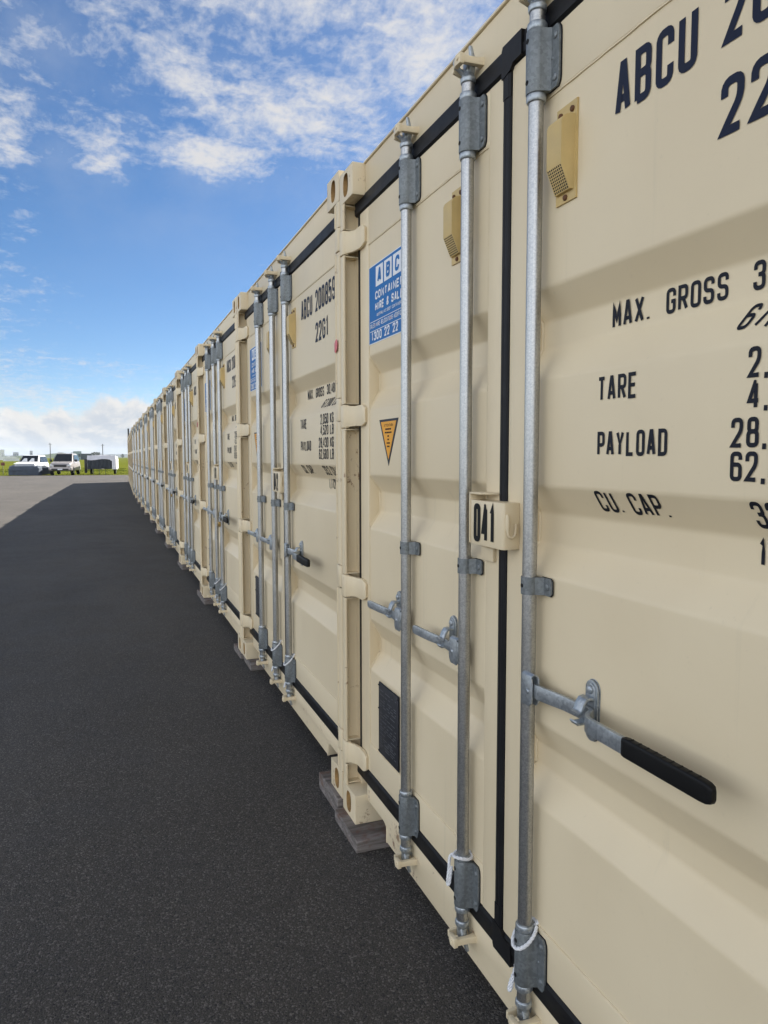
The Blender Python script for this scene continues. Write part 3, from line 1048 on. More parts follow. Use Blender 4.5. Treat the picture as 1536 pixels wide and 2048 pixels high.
def keeper_mesh():
    """beige cam keeper welded to the header or sill: an arm on the near side, a bent jaw in front, a short fin on the far side"""
    mb = MB()
    mb.loft([[(.0260, -.040, -.0105), (.0260, -.018, -.0105), (.0260, -.018, .0105), (.0260, -.040, .0105)],
             [(.0060, -.036, -.0090), (.0060, -.022, -.0090), (.0060, -.022, .0090), (.0060, -.036, .0090)],
             [(-.0300, -.034, -.0090), (-.0300, -.020, -.0090), (-.0300, -.020, .0095), (-.0300, -.034, .0095)],
             [(-.0420, -.034, -.0120), (-.0420, -.016, -.0120), (-.0420, -.016, .0130), (-.0420, -.034, .0130)]])
    mb.loft([[(-.0300, -.035, -.0130), (-.0430, -.035, -.0130), (-.0430, -.035, .0140), (-.0300, -.035, .0140)],
             [(-.0310, -.012, -.0130), (-.0450, -.014, -.0130), (-.0450, -.014, .0140), (-.0310, -.012, .0140)],
             [(-.0270, .004, -.0100), (-.0390, .008, -.0100), (-.0390, .008, .0090), (-.0270, .004, .0090)]])
    mb.loft([[(.0260, .024, -.020), (.0260, .034, -.020), (.0260, .034, .012), (.0260, .024, .012)],
             [(-.0080, .022, -.018), (-.0080, .031, -.018), (-.0080, .031, .004), (-.0080, .022, .004)],
             [(-.0340, .018, -.014), (-.0340, .026, -.014), (-.0340, .026, .006), (-.0340, .018, .006)]])
    mb.tube([(-.0440, -.024, .001), (-.0470, -.0245, .001)], .0055, 10)
    return mb.mesh('keeper', M['beige'], 0.0025, angle=40)


MESH['keeper'] = keeper_mesh()


def bar(mb, path, half_h, half_t, mi=0):
    """flat bar swept along (x, y, z) points, standing on edge"""
    rings = []
    for i, p in enumerate(path):
        a, c = Vector(path[max(i - 1, 0)]), Vector(path[min(i + 1, len(path) - 1)])
        t = (c - a).normalized()
        n = Vector((t.y, -t.x, 0)).normalized()
        q = Vector(p)
        hh = half_h[i] if isinstance(half_h, list) else half_h
        rings.append([q + n * half_t + Vector((0, 0, -hh)), q + n * half_t + Vector((0, 0, hh)), q - n * half_t + Vector((0, 0, hh)), q - n * half_t + Vector((0, 0, -hh))])
    mb.loft(rings, mi)


def hub(mb, d):
    """folded hub welded to the rod, carrying the handle by one pin; d = +1 towards +y"""
    y0, y1 = d * .006, d * .050
    for x0, x1 in ((-.0225, -.0185), (-.0045, -.0005)):
        pts = [(y0, -.040), (d * .040, -.040), (y1, -.030), (y1, .024), (d * .044, .030), (y0, .032)]
        mb.prism(pts, x0, x1, 'x')
    mb.prism([(-.0225, .026), (-.0205, .032), (-.0135, .0365), (-.0060, .034), (-.0005, .028), (-.0035, .026), (-.0075, .030), (-.0135, .0325), (-.0190, .030), (-.0205, .026)], y0, d * .047, 'y')
    mb.tube([(-.0250, d * .033, -.006), (-.0235, d * .033, -.006), (-.022, d * .033, -.006)], [.004, .0062, .0066], 12)
    mb.box(-.020, .002, d * .004, d * .022, -.036, .026)


def long_handle():
    mb = MB()
    hub(mb, -1)
    pts = [(-.0115, -.030, -.002), (-.0105, -.065, -.002), (-.002, -.100, -.003), (.007, -.140, -.004), (.0095, -.185, -.004), (.009, -.222, -.003), (.002, -.238, -.001),
           (-.019, -.254, .001), (-.033, -.270, .002), (-.039, -.290, .003), (-.041, -.345, .004), (-.042, -.412, .004)]
    bar(mb, pts, [.0155, .0165, .0165, .0155, .0155, .0160, .0165, .0165, .0165, .0165, .0165, .0160], .0045)
    return mb.mesh('long_handle', M['handle'], 0.0014, angle=40)


def grip_mesh():
    mb = MB()
    rings = []
    ys = [-.392, -.394, -.402, -.520, -.582, -.595, -.603, -.6065]
    hs = [.0150, .0175, .0185, .0185, .0185, .0175, .0145, .009]
    ts = [.0060, .0080, .0088, .0088, .0088, .0084, .0070, .0045]
    for y, h, t in zip(ys, hs, ts):
        ring = []
        for a in range(16):
            an = 2 * math.pi * (a + .5) / 16
            c, s_ = math.cos(an), math.sin(an)
            ring.append((-.042 + math.copysign(abs(c) ** .35, c) * t, y, .004 + math.copysign(abs(s_) ** .30, s_) * h))
        rings.append(ring)
    mb.loft(rings)
    for k in range(9):                       # shallow moulded notches along the top edge
        y = -.412 - k * .020
        mb.box(-.047, -.037, y, y - .003, .0222, .0234)
    return mb.mesh('grip', M['grip'], 0, angle=50)


def short_handle():
    mb = MB()
    hub(mb, 1)
    pts = [(-.0115, .030, -.002), (-.0100, .070, -.002), (-.006, .100, -.003), (-.008, .135, -.002), (-.016, .165, 0), (-.023, .185, .002), (-.026, .205, .003), (-.030, .270, .003), (-.0305, .280, .003), (-.031, .286, .003)]
    bar(mb, pts, [.013, .0135, .0135, .013, .013, .0135, .0135, .0135, .0120, .008], .0042)
    return mb.mesh('short_handle', M['handle'], 0.0014, angle=40)


MESH['long_handle'] = long_handle()
MESH['grip'] = grip_mesh()
MESH['short_handle'] = short_handle()


def retainer_mesh():
    """rounded back plate with two domed bolts and a folded catch that holds the handle"""
    mb = MB()
    n = 20
    def stadium(hw_, hh):
        pts = []
        for k in range(n):
            a = 2 * math.pi * k / n
            c, s_ = math.cos(a), math.sin(a)
            pts.append((c * hw_, s_ * hw_ + math.copysign(hh - hw_, s_)))
        return pts
    mb.prism(stadium(.0222, .0675), -.0026, -.0002, 'x', 1)
    mb.prism(stadium(.0205, .0655), -.0075, -.0027, 'x')
    mb.prism(stadium(.0150, .0600), -.0105, -.0076, 'x')
    for z in (-.046, .046):
        mb.tube([(-.0105, 0, z), (-.0135, 0, z), (-.0160, 0, z), (-.0172, 0, z)], [.0098, .0094, .0066, .0015], 14)
    # upper catch folds out over the bar, lower ledge carries it
    catch = [(-.0090, .030), (-.020, .033), (-.030, .031), (-.038, .020), (-.043, .006), (-.050, .003), (-.0535, .006), (-.0520, -.004), (-.044, -.005), (-.0385, .001), (-.033, .014), (-.027, .0245), (-.020, .027), (-.0090, .024)]
    mb.prism(catch, -.014, .014, 'y')
    ledge = [(-.0090, -.018), (-.046, -.019), (-.051, -.014), (-.053, -.018), (-.048, -.0245), (-.0090, -.024)]
    mb.prism(ledge, -.012, .012, 'y')
    mb.prism([(-.0090, -.030), (-.016, -.030), (-.019, -.022), (-.0090, -.022)], -.010, .010, 'y')
    return mb.mesh('retainer', [M['handle'], M['rubber']], 0.0012, angle=40)


MESH['retainer'] = retainer_mesh()

# lock box over the door joint
b = MB()
pl_ = [(XF - .0005, .090), (.004, .090), (.0026, .0885), (.0026, -.066), (.0040, -.0725), (.0085, -.0765), (.016, -.077), (XF - .0005, -.077)]
b.prism(pl_, 1.2525, 1.368, 'z')
MESH['lock_box'] = b.mesh('lock_box', M['beige'], 0.0028, seg=3, angle=45)
b = MB()
b.prism([(.0015, .036), (XF - .0005, .020), (XF - .0005, .0975), (.0015, .0975)], 1.3835, 1.3885, 'z')
b.box(.0015, XF - .0005, .0925, .0975, 1.2535, 1.3834)
b.box(.0400, XF - .0005, .036, .098, 1.206, 1.240)
b.prism([(.0400, 1.2402), (.0385, 1.2405), (XF - .001, 1.2475), (XF - .001, 1.2402)], .030, .100, 'y')
MESH['lock_lug'] = b.mesh('lock_lug', M['beige'], 0.0015)
b = MB()
b.tube([(.0140, -.0795, 1.340), (.0142, -.0800, 1.328), (.0145, -.0800, 1.312), (.0145, -.0795, 1.300)], [.0040, .0058, .0062, .0050], 10)
pth = []
for k in range(10):
    a = math.pi + math.pi * k / 9
    pth.append((.0255 + .0110 * math.cos(a), -.0810, 1.298 + .0150 * math.sin(a)))
b.tube([(.0145, -.0805, 1.316)] + pth + [(.0370, -.0815, 1.312), (.0372, -.0815, 1.317)], .0036, 8)
MESH['hook'] = b.mesh('hook', M['beige'], 0, angle=50)


def vent_mesh():
    """ventilator moulding: base plate, wedge cover with a grille of small holes underneath"""
    mb = MB()
    w_, zt, zb = .0365, .103, -.101
    mb.box(-.0040, .0, -w_, w_, zb, zt)
    # cover body (side profile in x, z), chamfered side facing the middle
    f = [(-.004, .074), (-.020, .072), (-.030, .066), (-.0345, .056), (-.0345, -.030), (-.0120, -.080), (-.004, -.081)]
    top = .0290
    n = len(f)
    vs = [(x, top, z) for x, z in f] + [(x, -top + (.000 if x > -.005 else .004), z) for x, z in f]
    fs = [(i, (i + 1) % n, n + (i + 1) % n, n + i) for i in range(n)] + [tuple(range(n)), tuple(range(n, 2 * n))[::-1]]
    mb.add(vs, fs, 0)
    for y, z in ((.021, .086), (-.021, .086), (.0, -.091)):
        mb.tube([(-.004, y, z), (-.008, y, z), (-.0095, y, z)], [.0068, .0060, .0030], 8, 2)
    mb.disc((-.0042, .0, .080), (-1, 0, 0), .0028, 8, 1, .0006)
    # grille on the sloping lower face
    p0, p1 = Vector((-.0345, 0, -.030)), Vector((-.0120, 0, -.080))
    nrm = Vector((-.050, 0, -.0225)).normalized()
    for i in range(8):
        for j in range(9):
            c = p0.lerp(p1, (j + .7) / 9.4) + Vector((0, -.0205 + .0064 * i, 0)) + nrm * .0002
            t = (p1 - p0).normalized() * .0019
            u = Vector((0, .0020, 0))
            mb.add([c - t - u, c + t - u, c + t + u, c - t + u], [(0, 1, 2, 3)], 1)
    return mb.mesh('vent', [M['vent'], M['hole'], M['rust']], 0, angle=30, recalc=False)


MESH['vent'] = vent_mesh()


# ---------------------------------------------------------------- printed things
def rect(mb, y0, y1, z0, z1, x, mi=0):
    mb.add([(x, y0, z0), (x, y1, z0), (x, y1, z1), (x, y0, z1)], [(0, 1, 2, 3)], mi)


LINES = [('MAX.', -.354, 1.745, .052, .108, 0), ('GROSS', -.509, 1.747, .047, .146, 0), ('30,480 KG', -.706, 1.749, .047, .238, 0), ('67,200 LB', -.698, 1.685, .041, .234, .40),
         ('TARE', -.368, 1.593, .050, .118, 0), ('2,050 KG', -.742, 1.604, .048, .212, 0), ('4,520 LB', -.743, 1.554, .046, .212, 0),
         ('PAYLOAD', -.370, 1.482, .050, .200, 0), ('28,430 KG', -.713, 1.495, .048, .242, 0), ('62,680 LB', -.713, 1.441, .048, .242, 0),
         ('CU. CAP.', -.355, 1.366, .044, .200, 0), ('33.2 CU.M', -.748, 1.366, .044, .215, 0), ('1,172 CU.FT', -.736, 1.302, .046, .238, 0)]


def line_mesh(rows, word=None):
    mb = MB()
    for s_, y, z, h, ln, sl in rows:
        text(mb, s_, h, on_sheet(y, z), length=ln, th=h * .150, slant=sl, word=word)
    return mb.mesh('stencilled_line', M['ink'], smooth=False, recalc=False)


LINE_MESH = [line_mesh([r0], q) for r0 in LINES for q in range(r0[0].count(' ') + 1)]
ALL_LINES = line_mesh(LINES)


def serial_mesh(num):
    mb = MB()
    text(mb, 'ABCU ' + num, .100, on_sheet(-.404, 2.139), length=.588, th=.0150, word=1)
    return mb.mesh('serial', M['ink_blue'], smooth=False, recalc=False)


mb_ = MB()
text(mb_, '22G1', .091, on_sheet(-.669, 1.996), length=.215, th=.0145)
MESH['code'] = mb_.mesh('size_code', M['ink_blue'], smooth=False, recalc=False)
mb_ = MB()
text(mb_, 'ABCU 200859', .100, on_sheet(-.404, 2.139), length=.588, th=.0150, word=0)
MESH['prefix'] = mb_.mesh('size_code', M['ink_blue'], smooth=False, recalc=False)


def number_mesh(num):
    mb = MB()
    text(mb, num, .100, on_plane(.0018, .0705, 1.2605), length=.111, th=.0150, gap=.16)
    return mb.mesh('number', M['black'], smooth=False, recalc=False)


SX = XP - .0010
b = MB()
b.box(SX - .0004, XP - .0002, 1.0195, .622, 1.904, 2.192)
MESH['sticker'] = b.mesh('sticker', M['sticker_white'], smooth=False)


def sticker_print():
    mb = MB()
    x = SX - .0008
    y0, y1, z0, z1 = 1.0165, .625, 1.907, 2.189
    rect(mb, y0, y1, z0, z1, x, 1)
    x -= .0005
    hgt = z1 - z0
    Z = lambda f: z1 - f * hgt
    # three lettered squares
    for ch, ya in (('A', .944), ('B', .858), ('C', .772)):
        rect(mb, ya, ya - .074, Z(.29), Z(.035), x, 0)
        text(mb, ch, .052, on_plane(x - .0004, ya - .018, Z(.255)), length=.038, th=.0125, mi=1, slant=.10)
    text(mb, 'CONTAINER', .030, on_plane(x, .950, Z(.455)), length=.268, th=.0066, slant=.08)
    text(mb, 'HIRE & SALES', .030, on_plane(x, .950, Z(.60)), length=.292, th=.0066, slant=.08)
    text(mb, "AUSTRALIA'S BEST CONTAINERS", .011, on_plane(x, .936, Z(.675)), length=.250, th=.0019, slant=.25)
    rect(mb, 1.005, .632, Z(.722) - .0015, Z(.722) + .0008, x, 0)
    text(mb, 'SALES*HIRE*RELOCATIONS*MODIFICATIONS', .0165, on_plane(x, 1.004, Z(.805)), length=.372, th=.0024)
    for ya in (.953, .915, .800):
        rect(mb, ya, ya - .005, Z(.785), Z(.765), x - .0003, 2)
    rect(mb, 1.005, .632, Z(.845) - .0015, Z(.845) + .0008, x, 0)
    text(mb, '1300 22 22 66', .033, on_plane(x, .988, Z(.975)), length=.345, th=.0068)
    return mb.mesh('sticker_print', [M['sticker_white'], M['sticker_blue'], M['sticker_red']], smooth=False, recalc=False)


MESH['sticker_print'] = sticker_print()
b = MB()
b.prism([(.912, 1.617), (.725, 1.617), (.8185, 1.449)], SX - .0003, XP - .0002, 'x')
MESH['triangle'] = b.mesh('triangle', M['slate'], smooth=False)
b = MB()
tx = SX - .0008
b.add([(tx, .8945, 1.6085), (tx, .7425, 1.6085), (tx, .8185, 1.4705)], [(0, 1, 2)], 0)
tx -= .0004
text(b, 'ATTENTION', .0095, on_plane(tx, .8620, 1.5900), length=.088, th=.0013, mi=1)
for z, hwid, gapn in ((1.578, .030, 2), (1.566, .034, 3), (1.553, .009, 1), (1.541, .009, 1), (1.528, .016, 2), (1.516, .013, 2)):
    n_ = gapn + 1
    for k in range(n_):
        ya = .8185 + hwid - 2 * hwid * k / n_
        rect(b, ya, ya - 2 * hwid / n_ * .86, z, z + .0055, tx, 1)
MESH['triangle_print'] = b.mesh('triangle_print', [M['amber'], M['black']], smooth=False, recalc=False)


def plate_mesh():
    mb = MB()
    mb.box(XF - .0040, XF - .0003, .712, .908, .357, .628)
    mb.box(XP - .0045, XF - .0005, .7085, .9115, .3535, .6315)
    for y, z in ((.9035, .620), (.7165, .620), (.9035, .530), (.7165, .450), (.9035, .365), (.7165, .365)):
        mb.tube([(XF - .004, y, z), (XF - .0075, y, z)], [.0042, .0030], 8)
    return mb.mesh('plate', M['plate'], 0.0006)


MESH['plate'] = plate_mesh()
b = MB()
rg = random.Random(5)
z = .602
while z > .375:
    y = .892
    while y > .735:
        ln = rg.uniform(.012, .05)
        if rg.random() > .18:
            rect(b, y, max(y - ln, .730), z, z + .0042, XF - .0046, 0)
        y -= ln + rg.uniform(.004, .02)
    z -= rg.choice((.0085, .0085, .011, .016))
MESH['plate_lines'] = b.mesh('plate_lines', M['plate_text'], smooth=False, recalc=False)

# ------------------------------------------------------------------ ground
def ground_z(y):
    t = min(max((y + .6) / 2.9, 0), 1)
    t = t * t * (3 - 2 * t)
    return -.029 * (1 - t)


b = MB()
ys = [-25, -10, -3] + [-.9 + .15 * k for k in range(24)] + [4 + 4 * k for k in range(15)] + [63.0]
xs = [-70, -30, -12, -6, -3, -1.5, -.5, .5, 2, 5, 9]
vs, fs = [], []
gr = random.Random(11)
for j, y in enumerate(ys):
    for i, x in enumerate(xs):
        yy = y
        if j == len(ys) - 1:
            yy = y - .075 * (x + 4.6) + gr.uniform(-.1, .1)
        vs.append((x, yy, ground_z(y)))
nx = len(xs)
for j in range(len(ys) - 1):
    for i in range(nx - 1):
        fs.append((j * nx + i, j * nx + i + 1, (j + 1) * nx + i + 1, (j + 1) * nx + i))
b.add(vs, fs)
tag(link('asphalt_yard', b.mesh('asphalt_yard', M['asphalt'], angle=80)), 'dark asphalt yard running along the row of containers', kind='structure')

b = MB()
ring_r = [0, 40, 80, 150, 300, 600, 1200, 2500, 6000]
n = 48
vs = [(0, 30, -.06)]
fs = []
for j, rad in enumerate(ring_r[1:]):
    for k in range(n):
        a = 2 * math.pi * k / n
        vs.append((rad * math.cos(a), 30 + rad * math.sin(a), -.06))
for k in range(n):
    fs.append((0, 1 + k, 1 + (k + 1) % n))
for j in range(len(ring_r) - 2):
    for k in range(n):
        a0, a1 = 1 + j * n + k, 1 + j * n + (k + 1) % n
        fs.append((a0, a1, a1 + n, a0 + n))
b.add(vs, fs)
tag(link('grass_field', b.mesh('grass_field', M['grass'], angle=80)), 'flat bright green grass field beyond the asphalt', kind='structure')

# tufts along the asphalt edge and out into the field
b = MB()
gr = random.Random(23)
for k in range(7000):
    q = gr.random() ** 1.7
    y = 63.1 + q * 45
    x = gr.uniform(-13 - q * 9, 2.2 + q * 4)
    y -= .075 * (x + 4.6) * (1 - q)
    if y < 62.6:
        y += .6
    h = gr.uniform(.02, .055) * (1 + .5 * q)
    a = gr.uniform(0, math.pi)
    wd = gr.uniform(.015, .05) * (1 + 2 * q)
    lx, ly = gr.uniform(-.05, .05), gr.uniform(-.05, .05)
    z0 = -.065
    b.add([(x - wd * math.cos(a), y - wd * math.sin(a), z0), (x + wd * math.cos(a), y + wd * math.sin(a), z0), (x + lx, y + ly, z0 + h)], [(0, 1, 2)])
tag(link('grass', b.mesh('grass_tufts', M['blade'], smooth=False, recalc=False)), 'short grass tufts along the edge of the field', 'grass', kind='stuff')

# ------------------------------------------------------------------ containers
PITCH_Y = 2.4489
COUNT = 19
ORD = ['first', 'second', 'third', 'fourth', 'fifth', 'sixth', 'seventh', 'eighth', 'ninth', 'tenth', 'eleventh', 'twelfth', 'thirteenth',
       'fourteenth', 'fifteenth', 'sixteenth', 'seventeenth', 'eighteenth', 'nineteenth']
LABELS = {0: 'nearest beige shipping container, numbered 041 on its lock box, filling the right of the photo',
          1: 'beige shipping container numbered 042 with serial ABCU 200859, second along the row',
          2: 'beige shipping container with a brass padlock on its handle, third along the row',
          18: 'last beige shipping container at the far end of the row, beside the grass'}
DZ = {0: -0.034, 1: -.004, 2: -.004}
jr = random.Random(41)


def dx_at(y):
    return 0.0 if y < 25 else .30 * (y - 25) / 18.0


def container(i):
    yc = i * PITCH_Y - HW
    x0 = dx_at(yc) + (jr.uniform(-.004, .004) if i > 1 else 0.0)
    z0 = ZS + DZ.get(i, jr.uniform(-.008, .008))
    lab = LABELS.get(i, 'beige shipping container standing %s along the row from the camera' % ORD[i])
    c = thing('shipping_container', lab, 'shipping container', (x0, yc, z0), 0.0, 'shipping containers in a row')
    link('body', MESH['body'], c)
    link('header', MESH['header'], c)
    link('sill', MESH['sill'], c)
    for s in (1, -1):
        post = link('corner_post', MESH['post', s], c)
        for h in HINGE_Z:
            link('hinge_lug', MESH['lug', s], post, (0, 0, h))
        link('corner_casting', MESH['casting', s], c, (0, 0, 0))
        link('corner_casting', MESH['casting', s], c, (0, 0, HGT - .118))
        d = link('door', MESH['door', s], c)
        if s > 0:
            d['label'] = 'left door with blue sticker, two locking rods'
        else:
            d['label'] = 'right door with stencilled weights, one locking rod'
        link('door_sheet', MESH['panel', s], d)
        link('door_seal', MESH['seal', s], d)
        for h in HINGE_Z:
            link('hinge', MESH['hinge', s], d, (0, 0, h))
        if s > 0:
            link('vent', MESH['vent'], d, (XP - .0002, .272, 2.131))
            for yr in (.588, .165):
                link('handle_retainer', MESH['retainer'], d, (XF + .0035, yr + .118, .946))
        else:
            link('vent', MESH['vent'], d, (XP - .0002, -.2475, 2.131))
            link('handle_retainer', MESH['retainer'], d, (XP - .0001, -.376, .946))
            if i < 5:
                for me in LINE_MESH:
                    link('lettering', me, d)
            else:
                tag(link('lettering', ALL_LINES, d), kind='stuff')
            link('size_code', MESH['code'], d)
            link('owner_code', MESH['prefix'], d)
            num = '200859' if i == 1 else '2008%02d' % (58 if i == 0 else 58 + i)
            link('serial_number', serial_mesh(num), d)
    for yr in (.588, .165, -.165):
        rod = link('locking_rod', MESH['rod'], c, (RX, yr, 0))
        for zc in (2.3525, .2650):
            link('rod_bracket', MESH['bracket'], rod, (0, 0, zc))
        for zc in (2.276, 2.429, .341, .188):
            link('rod_collar', MESH['collar'], rod, (0, 0, zc), (0, 0, 0) if zc in (2.429, .341) else (math.pi, 0, 0))
        link('rod_clamp', MESH['clamp'], rod, (0, 0, 1.1805))
        link('cam', MESH['cam'], rod, (0, 0, 2.464))
        link('cam', MESH['cam'], rod, (0, 0, .150), (math.pi, 0, math.pi))
        if yr > 0:
            link('handle', MESH['short_handle'], rod, (0, 0, .938))
        else:
            link('handle', MESH['long_handle'], rod, (0, 0, .944))
            link('handle_grip', MESH['grip'], rod, (0, 0, .944))
        link('cam_keeper', MESH['keeper'], c, (RX, yr, 2.506))
        link('cam_keeper', MESH['keeper'], c, (RX, yr, .108))
    bx = link('lock_box', MESH['lock_box'], c)
    link('lock_lug', MESH['lock_lug'], bx)
    link('hook', MESH['hook'], bx)
    link('number', number_mesh('%03d' % (41 + i)), bx)
    st = link('company_sticker', MESH['sticker'], c)
    link('sticker_print', MESH['sticker_print'], st)
    tr = link('warning_sticker', MESH['triangle'], c)
    link('warning_print', MESH['triangle_print'], tr)
    pt = link('data_plate', MESH['plate'], c)
    link('plate_lines', MESH['plate_lines'], pt)
    return c


ROOTS = [container(i) for i in range(COUNT)]


# ------------------------------------------------------------------ timber blocks under the corners
def block_mesh(h, seed):
    rb = random.Random(seed)
    mb = MB()
    n = 7
    rings = []
    for k in range(n):
        x = .30 * k / (n - 1)
        j = lambda: rb.uniform(-.0025, .0025)
        rings.append([(x, -.142 + j(), 0), (x, .142 + j(), 0), (x, .142 + j(), h), (x, .05 + j(), h + j() * .4), (x, -.04 + j(), h + j() * .4), (x, -.142 + j(), h)])
    mb.loft(rings)
    return mb.mesh('timber_block', M['timber'], 0.003, seg=1)


def block(i, side):
    """side +1: under the far bottom corner of container i, -1: under its near bottom corner"""
    c = ROOTS[i]
    rb = random.Random(100 + i * 2 + side)
    top = c.location.z
    y = c.location.y + side * (HW - (.145 if side > 0 else .150)) + (0 if i < 2 else rb.uniform(-.02, .02))
    g = ground_z(y)
    x = -.038 if (i, side) == (0, 1) else (-.020 if (i, side) == (1, -1) else rb.uniform(-.025, .010))
    who = 'the nearest container' if i == 0 else 'the %s container in the row' % ORD[i]
    o = link('timber_block', block_mesh(top - g - .0005, 100 + i * 2 + side), None, (x + dx_at(y), y, g), (0, 0, rb.uniform(-.03, .03)))
    tag(o, 'weathered timber block under the %s bottom corner of %s' % ('far' if side > 0 else 'near', who), 'timber block', 'timber blocks under the containers')


for i in range(COUNT):
    for sd in (1, -1):
        block(i, sd)


# ------------------------------------------------------------------ ropes, padlocks, tape
def strands(path, r):
    """three-strand twisted rope along a path"""
    P_ = [Vector(p) for p in path]
    dense = []
    for a, c in zip(P_, P_[1:]):
        n_ = max(2, int((c - a).length / .0016))
        for k in range(n_):
            dense.append(a.lerp(c, k / n_))
    dense.append(P_[-1])
    mb = MB()
    ln = [0.0]
    for a, c in zip(dense, dense[1:]):
        ln.append(ln[-1] + (c - a).length)
    ref = Vector((.4, .3, .86)).normalized()
    for q in range(3):
        pts = []
        for i, p in enumerate(dense):
            t = (dense[min(i + 1, len(dense) - 1)] - dense[max(i - 1, 0)]).normalized()
            a = (ref - t * ref.dot(t)).normalized()
            bb = t.cross(a)
            an = ln[i] / (r * 4.4) * 2 * math.pi / 1.6 + q * 2 * math.pi / 3
            pts.append(p + (a * math.cos(an) + bb * math.sin(an)) * r * .50)
        mb.tube(pts, r * .58, 5)
    return mb


def smooth_path(pts, n=8):
    out = []
    for i in range(len(pts) - 1):
        p0, p1, p2, p3 = (Vector(pts[max(i - 1, 0)]), Vector(pts[i]), Vector(pts[i + 1]), Vector(pts[min(i + 2, len(pts) - 1)]))
        for k in range(n):
            t = k / n
            out.append(.5 * ((2 * p1) + (p2 - p0) * t + (2 * p0 - 5 * p1 + 4 * p2 - p3) * t * t + (3 * p1 - p0 - 3 * p2 + p3) * t ** 3))
    out.append(Vector(pts[-1]))
    return out


def rope(i, yr, kind, label):
    c = ROOTS[i]
    ox, oy, oz = c.location.x + RX, c.location.y + yr, c.location.z
    pts = []
    if kind == 'level':                      # snug ring on the collar, short tail hanging in front
        for k in range(15):
            a = math.pi * .75 + 2 * math.pi * k / 14
            pts.append((ox + .0260 * math.cos(a), oy + .0260 * math.sin(a), oz + .345 + .003 * math.sin(a * 2)))
        pts += [(ox - .031, oy + .020, oz + .335), (ox - .034, oy + .020, oz + .300), (ox - .036, oy + .023, oz + .265), (ox - .035, oy + .026, oz + .250), (ox - .033, oy + .019, oz + .256),
                (ox - .031, oy + .014, oz + .285), (ox - .030, oy + .012, oz + .310)]
    else:                                    # slack loop slung round the sleeve, tail down the far side
        for k in range(17):
            a = math.pi * -.20 - 2 * math.pi * .97 * k / 16
            rr = .0282
            z = oz + .322 + .028 * math.cos(a)
            pts.append((ox + rr * math.cos(a), oy + rr * math.sin(a), z))
        x1, y1, z1 = pts[-1]
        pts += [(ox + .006, oy + .033, oz + .300), (ox + .004, oy + .036, oz + .250), (ox - .004, oy + .036, oz + .205), (ox - .016, oy + .035, oz + .178), (ox - .022, oy + .033, oz + .160),
                (ox - .020, oy + .028, oz + .164), (ox - .010, oy + .030, oz + .195)]
    mb = strands(smooth_path(pts, 6), .0046)
    o = link('rope', mb.mesh('rope', M['rope'], 0, angle=80))
    tag(o, label, 'rope', 'white ropes on the locking rods')


rope(0, .165, 'level', 'white rope ring with short tail on the middle rod of the nearest container')
rope(0, -.165, 'slung', 'white rope loop slung on the right rod foot of the nearest container')
rope(1, .165, 'slung', 'white rope loop slung on middle rod foot of the second container')
rope(1, -.165, 'slung', 'white rope loop slung on the right rod foot of the second container')
rope(2, .165, 'slung', 'white rope loop on the middle rod foot of the third container')
rope(2, -.165, 'slung', 'white rope loop on the right rod foot of the third container')


def padlock(i, label):
    c = ROOTS[i]
    p = thing('padlock', label, 'padlock', (c.location.x + RX - .044, c.location.y - .165 - .150, c.location.z + .915), 0.0, 'brass padlocks on the handles')
    mb = MB()
    mb.box(-.011, .011, -.025, .025, -.050, -.008)
    link('lock_body', mb.mesh('lock_body', M['brass'], .004), p)
    mb = MB()
    pth = [(0, -.015, -.010)] + [(0, -.015 * math.cos(math.pi * k / 8), .012 + .015 * math.sin(math.pi * k / 8)) for k in range(9)] + [(0, .015, -.010)]
    mb.tube(pth, .0038, 8)
    link('shackle', mb.mesh('shackle', M['rim'], 0), p)


padlock(2, 'brass padlock hanging from the handle of the third container')
padlock(4, 'small brass padlock hanging from the handle of the fifth container')


def tape(i, z, label):
    c = ROOTS[i]
    mb = MB()
    out_ = [(-.012, .026), (.008, .020), (.020, .008), (.018, -.022), (.004, -.030), (-.014, -.018), (-.020, .004)]
    mb.prism(out_, -.0016, .0, 'x')
    o = link('tape_scrap', mb.mesh('tape_scrap', M['pink'], .0004), None, (c.location.x - .006, c.location.y - HW + .030, c.location.z + z))
    tag(o, label, 'tape', 'scraps of red tape on the posts')


tape(1, 1.905, 'faded red scrap of tape on the post between containers 041 and 042')
tape(3, 1.785, 'faded red scrap of tape on the near post of the fourth container')


# ------------------------------------------------------------------ vehicles at the end of the yard
def rrect(y, hw_b, hw_t, zb, zt, rad=.12, n=5):
    """rounded cross-section ring at station y (nose towards -y)"""
    pts = []
    for cx_, cz_, a0, hwx in ((hw_t - rad, zt - rad, 0, 1), (-(hw_t - rad), zt - rad, 90, -1), (-(hw_b - rad * .7), zb + rad * .7, 180, -1), (hw_b - rad * .7, zb + rad * .7, 270, 1)):
        r0 = rad if a0 < 180 else rad * .7
        for k in range(n):
            a = R(a0 + 90 * k / (n - 1))
            pts.append((cx_ + r0 * math.cos(a), y, cz_ + r0 * math.sin(a)))
    return pts


